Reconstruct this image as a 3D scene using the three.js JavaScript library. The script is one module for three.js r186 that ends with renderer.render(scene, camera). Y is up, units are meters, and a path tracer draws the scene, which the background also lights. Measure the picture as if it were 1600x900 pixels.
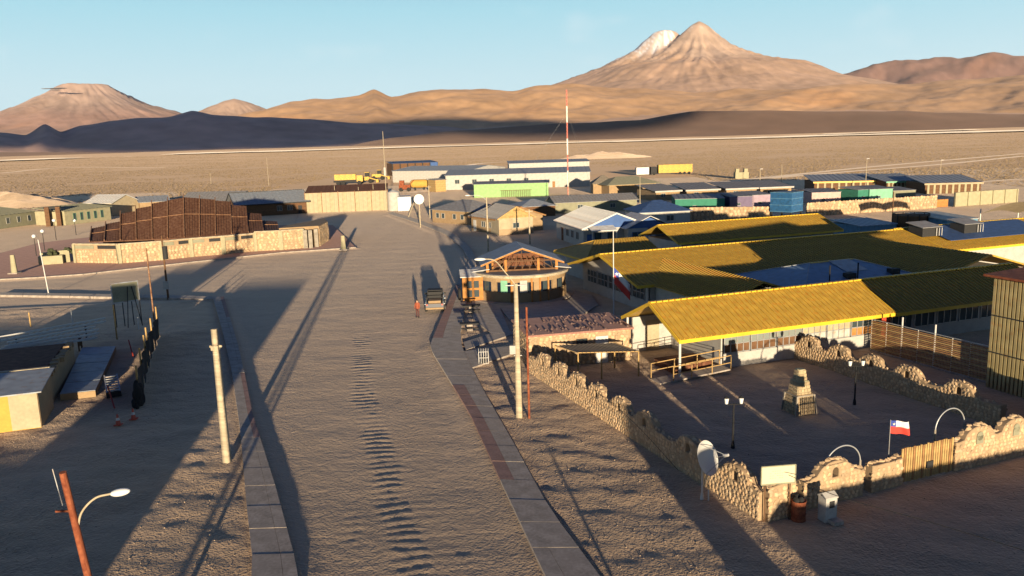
import * as THREE from 'three';
import { MarchingCubes } from 'three/addons/objects/MarchingCubes.js';
import { ImprovedNoise } from 'three/addons/math/ImprovedNoise.js';

// ------------------------------------------------------------------ camera, sky, sun, exposure
const scene = new THREE.Scene();
const EYE = 16, FL = 1250;                       // eye height in metres, focal length for a 1600 x 900 frame
const camera = new THREE.PerspectiveCamera(2 * Math.atan(450 / FL) * 180 / Math.PI, 16 / 9, 0.5, 60000);
const DN = new THREE.Vector3(200, 6850, FL).normalize();                       // straight down, seen from the camera
const FW = new THREE.Vector3(0, 0, 1).addScaledVector(DN, -DN.z).normalize();
const RT = new THREE.Vector3().crossVectors(DN, FW);
camera.matrixAutoUpdate = true;
{
  const m = new THREE.Matrix4().makeBasis(new THREE.Vector3(RT.x, -DN.x, -FW.x), new THREE.Vector3(-RT.y, DN.y, FW.y), new THREE.Vector3(-RT.z, DN.z, FW.z));
  camera.quaternion.setFromRotationMatrix(m); camera.position.set(0, EYE, 0);
}
const SUN_EL = 4.25 * Math.PI / 180, SUN_AZ = 8.5 * Math.PI / 180;
const SUN = new THREE.Vector3(Math.sin(SUN_AZ) * Math.cos(SUN_EL), Math.sin(SUN_EL), Math.cos(SUN_AZ) * Math.cos(SUN_EL));
const sun = new THREE.DirectionalLight(new THREE.Color().setRGB(1.0, 0.8, 0.53), 5);
sun.name = 'sun'; sun.position.copy(SUN).multiplyScalar(900); sun.target.position.set(0, 0, -100);
sun.castShadow = true; sun.shadow.mapSize.set(4096, 4096);
Object.assign(sun.shadow.camera, { left: -180, right: 180, top: 120, bottom: -120, near: 1, far: 2500 });
scene.add(sun, sun.target);
const noise = new ImprovedNoise();
function fbm(x, y, o = 4, s = 7.3) { let a = 0, k = .5; for (let i = 0; i < o; i++) { a += k * noise.noise(x, y, s + i * 3.1); x *= 2.03; y *= 2.03; k *= .5; } return a; }
const lerp = (a, b, t) => a + (b - a) * t, clamp = (x, a = 0, b = 1) => Math.min(b, Math.max(a, x));
const sst = (a, b, x) => { const t = clamp((x - a) / (b - a)); return t * t * (3 - 2 * t); };
{
  const W = 1024, H = 512, d = new Float32Array(W * H * 4);
  const stops = [[-90, .05, .038, .03], [-2, .09, .08, .08], [0, .33, .42, .445], [4, .31, .425, .465], [9, .215, .375, .435], [16, .075, .155, .275], [30, .012, .030, .10], [50, .005, .013, .058], [90, .004, .010, .048]];
  for (let j = 0; j < H; j++) {
    const el = ((j + .5) / H - .5) * 180; let k = 0; while (k < stops.length - 2 && el > stops[k + 1][0]) k++;
    const t = clamp((el - stops[k][0]) / (stops[k + 1][0] - stops[k][0]));
    for (let i = 0; i < W; i++) {
      const az = ((i + .5) / W - .5) * 360;
      let c = [0, 1, 2].map(n => .95 * lerp(stops[k][n + 1], stops[k + 1][n + 1], t));
      if (el > 3 && el < 26) {                      // thin high wisps, the same all round
        const w = sst(.17, .42, fbm(az * .16, el * .42, 5, 3)) * sst(3, 8, el) * (1 - sst(18, 26, el)) * .35;
        c = c.map(v => lerp(v, .48, w * .6));
      }
      const o = (j * W + i) * 4; d[o] = c[0]; d[o + 1] = c[1]; d[o + 2] = c[2]; d[o + 3] = 1;
    }
  }
  const t = new THREE.DataTexture(d, W, H, THREE.RGBAFormat, THREE.FloatType);
  t.mapping = THREE.EquirectangularReflectionMapping; t.magFilter = t.minFilter = THREE.LinearFilter; t.needsUpdate = true;
  scene.background = t; scene.environment = t;
}
const renderer = new THREE.WebGLRenderer({ antialias: true });
renderer.toneMapping = THREE.LinearToneMapping; renderer.toneMappingExposure = 2.08;
renderer.shadowMap.enabled = true;

// ------------------------------------------------------------------ survey helpers: a point of the photograph to a place on the ground
function ray(px, py) { const v = new THREE.Vector3(px - 800, py - 450, FL); return new THREE.Vector3(v.dot(RT), -v.dot(DN), -v.dot(FW)); }
function G(px, py, h = 0) { const v = ray(px, py), t = (h - EYE) / v.y; return new THREE.Vector3(v.x * t, h, v.z * t); }
function HT(bx, by, tx, ty) { const b = G(bx, by), v = ray(tx, ty); return EYE + v.y / Math.hypot(v.x, v.z) * Math.hypot(b.x, b.z); }   // height of an upright from foot and tip

let seed = 12345; const rnd = () => { seed = (seed * 16807) % 2147483647; return seed / 2147483647; };
const rr = (a, b) => a + (b - a) * rnd();
const V = (x, y, z) => new THREE.Vector3(x, y, z);
const taken = new Map();
function numbered(n) { const k = taken.get(n) || 0; taken.set(n, k + 1); return k ? n + '_' + String(k).padStart(3, '0') : n; }
function tag(o, label, category, group, kind) { if (label) o.userData.label = label; if (category) o.userData.category = category; if (group) o.userData.group = group; if (kind) o.userData.kind = kind; return o; }
function thing(name, label, category, p = [0, 0, 0], ry = 0, group) {
  const o = new THREE.Group(); o.name = numbered(name); if (p.isVector3) o.position.copy(p); else o.position.set(...p); o.rotation.y = ry; scene.add(o); return tag(o, label, category, group);
}

// ------------------------------------------------------------------ textures: grain only
function tex(size, f, srgb = true) {
  const d = new Uint8Array(size * size * 4);
  for (let j = 0; j < size; j++) for (let i = 0; i < size; i++) { const c = f(i / size, j / size), o = (j * size + i) * 4; d[o] = clamp(c[0]) * 255; d[o + 1] = clamp(c[1]) * 255; d[o + 2] = clamp(c[2]) * 255; d[o + 3] = 255; }
  const t = new THREE.DataTexture(d, size, size); t.wrapS = t.wrapT = THREE.RepeatWrapping; t.magFilter = THREE.LinearFilter; t.minFilter = THREE.LinearMipmapLinearFilter; t.generateMipmaps = true;
  if (srgb) t.colorSpace = THREE.SRGBColorSpace; t.needsUpdate = true; return t;
}
// noise that tiles: sampled on a torus-like wrap
function tn(u, v, f, s) { const a = noise.noise(u * f, v * f, s), b = noise.noise((u - 1) * f, v * f, s), c = noise.noise(u * f, (v - 1) * f, s), e = noise.noise((u - 1) * f, (v - 1) * f, s); const x = sst(0, 1, u), y = sst(0, 1, v); return lerp(lerp(a, b, x), lerp(c, e, x), y); }
const g3 = (g, w = 0) => [g * (1 + w), g, g * (1 - w)];
const TX = {
  soil: tex(512, (u, v) => { const n = tn(u, v, 6, 1) * .22 + tn(u, v, 23, 2) * .2 + tn(u, v, 80, 3) * .22 + tn(u, v, 200, 8) * .2; return g3(.8 + n * .7, n * .08); }),
  plaster: tex(256, (u, v) => { const n = tn(u, v, 4, 11) * .09 + tn(u, v, 17, 12) * .07 + tn(u, v, 70, 13) * .06; return g3(.95 + n, .01); }),
  metal: tex(256, (u, v) => { const n = tn(u, v, 5, 21) * .15 + tn(u * 1, v, 60, 22) * .06; const r = sst(.12, .4, tn(u, v, 9, 24)) * .25; return [.92 + n, .92 + n - r * .3, .92 + n - r * .5]; }),
  rust: tex(256, (u, v) => { const n = tn(u, v, 5, 31) * .5 + tn(u, v, 19, 32) * .35 + tn(u, v, 70, 33) * .2; return [.85 + n * .5, .8 + n * .7, .75 + n * .8]; }),
  wood: tex(256, (u, v) => { const n = tn(u, v, 4, 41) * .2 + noise.noise(u * 60, v * 3, 4) * .0 + tn((u * 8) % 1, v, 12, 42) * .16; return g3(.88 + n, .03); }),
  conc: tex(512, (u, v) => { const n = tn(u, v, 5, 51) * .2 + tn(u, v, 21, 52) * .14 + tn(u, v, 90, 53) * .12; return g3(.86 + n, .02); }),
};
TX.relief = tex(512, (u, v) => { const n = tn(u, v, 22, 61) * .35 + tn(u, v, 48, 62) * .4 + tn(u, v, 100, 63) * .35; return g3(.5 + n); }, false);
const RP = { relief: 7, soil: 6, plaster: 3, metal: 3.2, rust: 2.5, wood: 1.5, conc: 3 };
for (const k in TX) TX[k].repeat.set(1 / RP[k], 1 / RP[k]);
const M = {};
function mat(key, rgb, t, o = {}) {
  const P = o.sheen || o.clearcoat || o.transmission ? THREE.MeshPhysicalMaterial : THREE.MeshStandardMaterial;
  return M[key] = new P({ color: new THREE.Color().setRGB(...rgb.map(v => v * .84)), roughness: .9, ...(t ? { map: TX[t] } : {}), ...o });
}
const dust = (c, k = 1, r = 1) => ({ sheen: k, sheenRoughness: r, sheenColor: new THREE.Color().setRGB(...c), vertexColors: true, roughness: 1 }), rough = { bumpMap: TX.relief, bumpScale: .05 };
mat('soil', [1, 1, 1], 'soil', { ...dust([1, .76, .56], 1.4, 1.3), ...rough });
mat('hill', [1, 1, 1], null, dust([.13, .085, .062]));
mat('plain', [1, 1, 1], 'soil', dust([1, .69, .45], 1, 1.4));
mat('road', [1, 1, 1], 'soil', { ...dust([1, .78, .59], 1.3, 1.4), ...rough, bumpScale: .03 });
mat('conc', [.47, .42, .38], 'conc', { sheen: .5, sheenRoughness: 1, sheenColor: new THREE.Color().setRGB(.5, .45, .4) });
mat('concRed', [.38, .25, .22], 'conc', { sheen: .5, sheenRoughness: 1, sheenColor: new THREE.Color().setRGB(.4, .25, .22) });
mat('paveRed', [.42, .22, .18], 'conc', { sheen: .7, sheenRoughness: 1, sheenColor: new THREE.Color().setRGB(.5, .32, .27) });
mat('white', [.48, .47, .45], 'plaster'); mat('cream', [.45, .38, .26], 'plaster'); mat('whiteMetal', [.45, .45, .44], 'metal', { roughness: .55 });
mat('stone', [1, 1, 1], 'plaster', { vertexColors: true }); mat('mortar', [.40, .29, .18], 'plaster');
mat('yellowRoof', [.58, .36, .05], 'metal', { roughness: .6 }); mat('yellowTrim', [.78, .50, .03], 'plaster', { roughness: .5 });
mat('greyRoof', [.30, .30, .31], 'metal', { roughness: .65 }); mat('blueGrey', [.34, .38, .43], 'metal', { roughness: .55 });
mat('whiteRoof', [.72, .72, .71], 'metal', { roughness: .6 }); mat('blueRoof', [.05, .1, .24], 'metal', { roughness: .5 });
mat('poly', [.2, .32, .46], 'metal', { roughness: .35 }); mat('polyClear', [.55, .55, .52], 'metal', { roughness: .3 });
mat('rust', [.20, .085, .045], 'rust'); mat('brownRoof', [.19, .095, .055], 'rust', { roughness: .8 }); mat('brownBar', [.34, .2, .12], 'rust');
mat('wood', [.36, .2, .085], 'wood'); mat('palewood', [.55, .38, .16], 'wood'); mat('darkwood', [.17, .09, .045], 'wood'); mat('orangeWood', [.5, .24, .07], 'wood');
mat('glass', [.05, .07, .08], null, { roughness: .08, metalness: 0 }); mat('paleGlass', [.22, .25, .24], null, { roughness: .15 }); mat('dark', [.02, .02, .022], null, { roughness: .8 });
mat('black', [.012, .012, .013], null, { roughness: .95 }); mat('blueTrim', [.06, .13, .34], 'plaster'); mat('green', [.30, .52, .22], 'plaster');
mat('teal', [.04, .22, .15], 'plaster'); mat('mint', [.22, .5, .34], 'plaster'); mat('pink', [.62, .42, .38], 'plaster'); mat('purple', [.16, .13, .22], 'plaster'); mat('lilac', [.38, .29, .36], 'plaster');
mat('adobe', [.36, .25, .14], 'plaster'); mat('ochre', [.58, .34, .07], 'plaster'); mat('greenGrey', [.27, .27, .19], 'plaster'); mat('block', [.40, .37, .24], 'plaster');
mat('steel', [.35, .36, .37], 'metal', { roughness: .4, metalness: .6 }); mat('galv', [.5, .52, .54], 'metal', { roughness: .45, metalness: .4 });
mat('redPaint', [.45, .06, .03], null, { roughness: .5 }); mat('redRust', [.33, .1, .045], 'rust'); mat('machine', [.68, .46, .02], 'rust', { roughness: .55 });
mat('pole', [.56, .49, .36], 'conc'); mat('poleGrey', [.38, .35, .30], 'conc'); mat('tire', [.02, .02, .02], null); mat('carBlue', [.02, .03, .06], null, { clearcoat: .8, roughness: .4 });
mat('whitePaint', [.55, .54, .52], null, { roughness: .4 }); mat('lampGlass', [.75, .76, .76], null, { roughness: .25 }); mat('tank', [.03, .13, .3], 'metal', { roughness: .5 }); mat('tankLight', [.12, .28, .42], 'metal');
mat('cloth', [1, 1, 1], null, { vertexColors: true, side: THREE.DoubleSide }); mat('paint', [1, 1, 1], null, { vertexColors: true, roughness: .8 });
mat('thatch', [.30, .27, .22], 'wood'); mat('clad', [.50, .40, .19], 'metal', { roughness: .6 }); mat('cloud', [.85, .85, .85], null, { roughness: 1 }); mat('cloudGrey', [.33, .36, .4], null, { roughness: 1 }); mat('leaf', [.05, .06, .025], null);

// ------------------------------------------------------------------ mesh builder: collects shapes and joins them into one named mesh
class MB {
  constructor() { this.p = []; this.n = []; this.u = []; this.c = []; }
  geo(g, m, col = [1, 1, 1]) {
    if (g.index) g = g.toNonIndexed(); if (m) { g = g.clone(); g.applyMatrix4(m); }
    if (!g.attributes.normal) g.computeVertexNormals();
    const p = g.attributes.position, n = g.attributes.normal;
    for (let i = 0; i < p.count; i++) {
      const x = p.getX(i), y = p.getY(i), z = p.getZ(i), a = Math.abs(n.getX(i)), b = Math.abs(n.getY(i)), c = Math.abs(n.getZ(i));
      this.p.push(x, y, z); this.n.push(n.getX(i), n.getY(i), n.getZ(i));
      if (b >= a && b >= c) this.u.push(x, z); else if (a >= c) this.u.push(z, y); else this.u.push(x, y);
      this.c.push(...col);
    }
    return this;
  }
  box(x, y, z, w, h, d, ry = 0, col, rx = 0, rz = 0) { return this.geo(new THREE.BoxGeometry(w, h, d), new THREE.Matrix4().compose(V(x, y, z), new THREE.Quaternion().setFromEuler(new THREE.Euler(rx, ry, rz)), V(1, 1, 1)), col); }
  cyl(a, b, r0, r1 = r0, seg = 8, col) {
    const d = b.clone().sub(a), L = d.length(), g = new THREE.CylinderGeometry(r1, r0, L, seg);
    return this.geo(g, new THREE.Matrix4().compose(a.clone().add(b).multiplyScalar(.5), new THREE.Quaternion().setFromUnitVectors(V(0, 1, 0), d.normalize()), V(1, 1, 1)), col);
  }
  bar(a, b, w, h = w, col) { const d = b.clone().sub(a), L = d.length(); const m = new THREE.Matrix4().lookAt(a, b, Math.abs(d.y) > .99 * L ? V(1, 0, 0) : V(0, 1, 0)); m.setPosition(a.clone().add(b).multiplyScalar(.5)); return this.geo(new THREE.BoxGeometry(w, h, L), m, col); }
  tube(pts, r, seg = 24, col) { return this.geo(new THREE.TubeGeometry(new THREE.CatmullRomCurve3(pts), seg, r, 6), null, col); }
  // a plate: polygon of 3D points (counter-clockwise seen from above) with thickness t downwards
  plate(pts, t, col, down = V(0, -1, 0)) {
    const g = new THREE.BufferGeometry(), a = [], q = pts.map(p => p.clone().addScaledVector(down, t)), n = pts.length;
    const tri = (x, y, z) => a.push(x.x, x.y, x.z, y.x, y.y, y.z, z.x, z.y, z.z);
    for (let i = 1; i < n - 1; i++) { tri(pts[0], pts[i], pts[i + 1]); tri(q[0], q[i + 1], q[i]); }
    for (let i = 0; i < n; i++) { const j = (i + 1) % n; tri(pts[i], q[i], q[j]); tri(pts[i], q[j], pts[j]); }
    g.setAttribute('position', new THREE.Float32BufferAttribute(a, 3)); g.computeVertexNormals(); return this.geo(g, null, col);
  }
  // upright prism on a ground polygon (x, z pairs), y0 to y1
  prism(pts, y0, y1, col) { return this.plate(pts.map(([x, z]) => V(x, y1, z)), y1 - y0, col); }
  build(name, material, parent = scene) {
    const g = new THREE.BufferGeometry();
    g.setAttribute('position', new THREE.Float32BufferAttribute(this.p, 3)); g.setAttribute('normal', new THREE.Float32BufferAttribute(this.n, 3)); g.setAttribute('uv', new THREE.Float32BufferAttribute(this.u, 2));
    if (material.vertexColors) g.setAttribute('color', new THREE.Float32BufferAttribute(this.c, 3));
    const o = new THREE.Mesh(g, material); o.name = parent === scene ? numbered(name) : name; o.castShadow = o.receiveShadow = true; parent.add(o); return o;
  }
}
const mb = () => new MB();
function one(name, label, category, m, material, group) { return tag(m.build(name, material), label, category, group); }
function stones(m, w, h, size, z, face, top = null, x0 = 0, hole = null) {   // rubble stones bedded in a wall face
  const base = new THREE.IcosahedronGeometry(1, 0);
  for (let y = size * .35; y < h; y += size * .72) for (let x = x0 + size * .3 * rnd(); x < x0 + w; x += size * rr(.75, 1.25)) {
    const sy = size * rr(.36, .5), sx = size * rr(.42, .62); const yy = y + rr(-.06, .06) * size;
    if (top && yy + sy * .6 > top(x)) continue; if (hole && hole(x, yy)) continue;
    const t = rr(.75, 1.25), w2 = rr(-.06, .06);
    m.geo(base, new THREE.Matrix4().compose(V(x, yy, z), new THREE.Quaternion().setFromEuler(new THREE.Euler(rr(-.3, .3), rr(-.3, .3), rr(0, 6))), V(sx, sy, size * .2)), [.55 * t * (1 + w2), .40 * t, .25 * t * (1 - w2)]);
  }
}

// ------------------------------------------------------------------ terrain
const roadPoly = [[-8.1, -22], [-8.4, -28], [-11.7, -36.3], [-16.1, -46.7], [-22.9, -64.7], [-31.7, -86.5], [-45, -85.5], [-75, -82], [-120, -78],
  ...[[0, 437], [60, 434], [130, 429], [300, 410], [440, 395], [555, 387]].map(([a, b]) => { const p = G(a, b); return [p.x, p.z]; }),
  [-40, -150], [-52, -200], [-30, -203], [-29, -189.6], [-13, -145], [-7, -114.4], [-6.4, -90], [-6.6, -72.3], [-6.7, -61.8], [-6, -58.9], [-2.7, -45.6], [-.7, -35.5], [.9, -27.5], [2, -22]];
function sdPoly(P, x, z) {   // positive inside
  let d = 1e9, s = -1;
  for (let i = 0, j = P.length - 1; i < P.length; j = i++) {
    const ex = P[j][0] - P[i][0], ez = P[j][1] - P[i][1], wx = x - P[i][0], wz = z - P[i][1], t = clamp((wx * ex + wz * ez) / (ex * ex + ez * ez));
    d = Math.min(d, (wx - ex * t) ** 2 + (wz - ez * t) ** 2);
    if ((P[i][1] > z) !== (P[j][1] > z) && x < ex * (z - P[i][1]) / ez + P[i][0]) s = -s;
  }
  return s * Math.sqrt(d);
}
const rise = (r) => r < 900 ? 0 : (r - 900) * .0055;
function lines(a) { const o = []; for (const [s, e, n] of a) for (let i = 0; i < n; i++) o.push(s + (e - s) * i / n); o.push(a[a.length - 1][1]); return o; }
function geom(s, e, n) { const o = []; for (let i = 0; i < n; i++) o.push(s * Math.pow(e / s, i / n)); return o; }
function sheet(name, xs, zs, hf, cf, material, keep) {
  const nx = xs.length, nz = zs.length, p = new Float32Array(nx * nz * 3), c = new Float32Array(nx * nz * 3), u = new Float32Array(nx * nz * 2), idx = [], use = new Uint8Array(nx * nz);
  for (let j = 0; j < nz; j++) for (let i = 0; i < nx; i++) {
    const k = j * nx + i, x = xs[i], z = zs[j]; use[k] = !keep || keep(x, z) ? 1 : 0;
    p.set([x, use[k] ? hf(x, z) : -.5, z], k * 3); if (use[k]) c.set(cf(x, z, p[k * 3 + 1]), k * 3); u.set([x, z], k * 2);
  }
  for (let j = 0; j < nz - 1; j++) for (let i = 0; i < nx - 1; i++) { const a = j * nx + i, b = a + 1, d = a + nx, e = d + 1; if (use[a] && use[b] && use[d] && use[e]) idx.push(a, b, d, b, e, d); }
  const g = new THREE.BufferGeometry(); g.setAttribute('position', new THREE.BufferAttribute(p, 3)); g.setAttribute('color', new THREE.BufferAttribute(c, 3)); g.setAttribute('uv', new THREE.BufferAttribute(u, 2)); g.setIndex(idx);
  // faces look up
  g.computeVertexNormals(); if (g.attributes.normal.getY(Math.floor(nx * nz / 2)) < 0) { for (let i = 0; i < idx.length; i += 3) { const t = idx[i + 1]; idx[i + 1] = idx[i + 2]; idx[i + 2] = t; } g.setIndex(idx); g.computeVertexNormals(); }
  const o = new THREE.Mesh(g, material); o.name = name; o.castShadow = o.receiveShadow = true; o.userData.kind = 'structure'; scene.add(o); return o;
}
const farTrack = [[-40, -700], [900, -640]];
function plainTone(x, z) {     // matter of the plain: pale salt, tracks, darker scrub
  const r = Math.hypot(x, z); let b = [.34, .205, .105];
  const n = fbm(x * .004, z * .004, 4, 2), n2 = fbm(x * .03, z * .05, 4, 5); const k = 1 + n * .35 + n2 * .45; b = b.map(v => v * k);
  return b;
}
function segD(x, z, P) { let d = 1e9; for (let i = 0; i < P.length - 1; i++) { const ex = P[i + 1].x - P[i].x, ez = P[i + 1].z - P[i].z, wx = x - P[i].x, wz = z - P[i].z, t = clamp((wx * ex + wz * ez) / (ex * ex + ez * ez)); d = Math.min(d, Math.hypot(wx - ex * t, wz - ez * t)); } return d; }
const tracks = [
  [[985, 303], [1080, 290], [1215, 276], [1350, 262], [1600, 240]], [[1200, 279], [1330, 268], [1460, 258], [1600, 244]], [[1480, 290], [1540, 284], [1600, 280]],
  [[640, 302], [680, 296], [670, 284], [650, 275]], [[720, 262], [760, 255], [860, 250], [930, 245]], [[0, 271], [100, 264], [260, 262]], [[300, 252], [470, 247], [560, 246]], [[0, 252], [90, 250], [220, 249]],
].map(t => t.map(([a, b]) => G(a, b)));
function groundColor(x, z) {
  const r = Math.hypot(x, z), near = 1 - sst(110, 260, r); let c = plainTone(x, z);
  const n = fbm(x * .18, z * .18, 4, 9), lot = [.26, .17, .11].map(v => v * (1 + n * .8)); const red = sst(.05, .3, fbm(x * .12 + 5, z * .12, 3, 4)); lot[0] *= 1 + red * .12; lot[2] *= 1 - red * .2;
  c = c.map((v, i) => lerp(v, lot[i], near));
  return c;
}
function groundH(x, z) {
  const r = Math.hypot(x, z); if (r > 500) return rise(r) + fbm(x * .004, z * .004, 3, 3) * Math.min(2.5, (r - 500) * .002);
  const d = sdPoly(roadPoly, x, z), k = 1 - sst(-1.2, .2, d);
  let h = (fbm(x * .4, z * .6, 3, 1) * .12 + fbm(x * 1.5, z * 1.5, 2, 2) * .03) * (1 - sst(70, 200, r) * .6) * k - .03;
  if (d > -.55) h = -.34; else if (d > -1.7) h = lerp(h, -.03, sst(-1.7, -1, d));
  return h;
}
const gx = lines([[-6500, -3000, 8], [-3000, -900, 30], [-900, -260, 50], [-260, -70, 80], [-70, -34, 90], [-34, 30, 256], [30, 130, 110], [130, 400, 50], [400, 1200, 40], [1200, 3200, 30], [3200, 6500, 8]]);
sheet('ground', gx, lines([[250, 0, 12], [0, -22, 22], [-22, -75, 230], [-75, -130, 130], [-130, -325, 160]]), groundH, groundColor, M.soil);
sheet('plain', lines([[-6500, -3000, 12], [-3000, -900, 60], [-900, 900, 260], [900, 3200, 60], [3200, 6500, 12]]), lines([[-325, -900, 140], [-900, -2400, 90], [-2400, -4200, 60], [-4200, -6500, 12]]), groundH, groundColor, M.plain);

const rip1 = [[562, 520], [565, 550], [570, 625], [590, 690], [605, 745], [630, 830], [652, 900]].map(([a, b]) => G(a, b)), rip2 = [[545, 800], [560, 850], [566, 900]].map(([a, b]) => G(a, b)), rip3 = [[650, 770], [690, 830], [720, 890]].map(([a, b]) => G(a, b));
function roadH(x, z) {
  const d = sdPoly(roadPoly, x, z); let h = -.15 + .13 * (1 - sst(0, 1.2, d));
  h += fbm(x * .22, z * .35, 3, 6) * .045 + fbm(x * 1.4, z * 2.2, 2, 7) * .018;
  if (z > -80) {
    const w = (P, wd) => 1 - sst(wd * .35, wd, segD(x, z, P) + fbm(x * .5, z * .5, 2, 3) * .5);
    const k = Math.max(w(rip1, 1.15), .6 * w(rip2, .9), .35 * w(rip3, 1.2)) * (.6 + .8 * sst(-.3, .3, fbm(x * .1, z * .25, 2, 8)));
    h += Math.sin((z + .16 * x) * 8.6 + fbm(x * .35, z * .35, 3, 11) * 5) * .017 * k;
  }
  return h;
}
function roadColor(x, z) { const n = fbm(x * .1, z * .1, 4, 12), t = fbm(x * .5, z * .08, 3, 13); const k = 1 + n * .4 + t * .25; const rd = sst(.12, .35, fbm(x * .22, z * .1, 3, 15)) * .25; return [.29 * k, .2 * k * (1 - rd * .2), .14 * k * (1 - rd * .5)]; }
sheet('road', lines([[-122, -50, 120], [-50, -32, 70], [-32, 3, 175]]), lines([[-22, -90, 380], [-90, -130, 110], [-130, -206, 110]]), roadH, roadColor, M.road, (x, z) => sdPoly(roadPoly, x, z) > -1.1);

mat('track', [.62, .47, .33], 'soil', { sheen: 1.3, sheenRoughness: 1.3, sheenColor: new THREE.Color().setRGB(1, .8, .62) }); mat('salt', [.85, .74, .62], 'soil', { sheen: 1.2, sheenRoughness: 1.2, sheenColor: new THREE.Color().setRGB(1, .85, .7) });
function ribbon(name, P, w, lift, material, n = 90) {   // a strip of pale ground with a ragged edge, laid on the plain
  const cv = new THREE.CatmullRomCurve3(P), pos = [], uv = [], idx = []; const K = 6;
  for (let i = 0; i <= n; i++) { const c = cv.getPointAt(i / n), t = cv.getTangentAt(i / n), nx = -t.z, nz = t.x, q = Math.hypot(nx, nz), e0 = 1 + .5 * fbm(i * .37, 1, 3, 2), e1 = 1 + .5 * fbm(i * .37, 5, 3, 6); for (let k = 0; k <= K; k++) { const f = (k / K - .5) * w * (k < K / 2 ? e0 : e1), x = c.x + nx / q * f, z = c.z + nz / q * f; pos.push(x, groundH(x, z) + lift, z); uv.push(x, z); if (i < n && k < K) { const a = i * (K + 1) + k; idx.push(a, a + 1, a + K + 1, a + 1, a + K + 2, a + K + 1); } } }
  const g = new THREE.BufferGeometry(); g.setAttribute('position', new THREE.Float32BufferAttribute(pos, 3)); g.setAttribute('uv', new THREE.Float32BufferAttribute(uv, 2)); g.setIndex(idx); g.computeVertexNormals(); if (g.attributes.normal.getY(3) < 0) { idx.reverse(); g.setIndex(idx); g.computeVertexNormals(); }
  const o = new THREE.Mesh(g, material); o.name = numbered(name); o.userData.kind = 'structure'; scene.add(o);
}
tracks.forEach((T, i) => ribbon('track', T, i < 2 ? 5 : i === 2 ? 3.5 : 7, .12 + i * .01, M.track));
{ const az = (px, r) => { const v = ray(px, 230), q = Math.hypot(v.x, v.z); return V(v.x / q * r, 0, v.z / q * r); }; ribbon('salt_flat', [az(265, 2450), az(500, 2420), az(800, 2380), az(1100, 2300), az(1400, 2200), az(1750, 2050)], 330, 2.2, M.salt, 160); ribbon('salt_flat', [az(-60, 2100), az(40, 2150), az(110, 2200)], 150, 2.2, M.salt, 40); ribbon('salt_flat', [az(1290, 2800), az(1420, 2780), az(1530, 2820)], 260, 2.6, M.salt, 40); }

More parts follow.
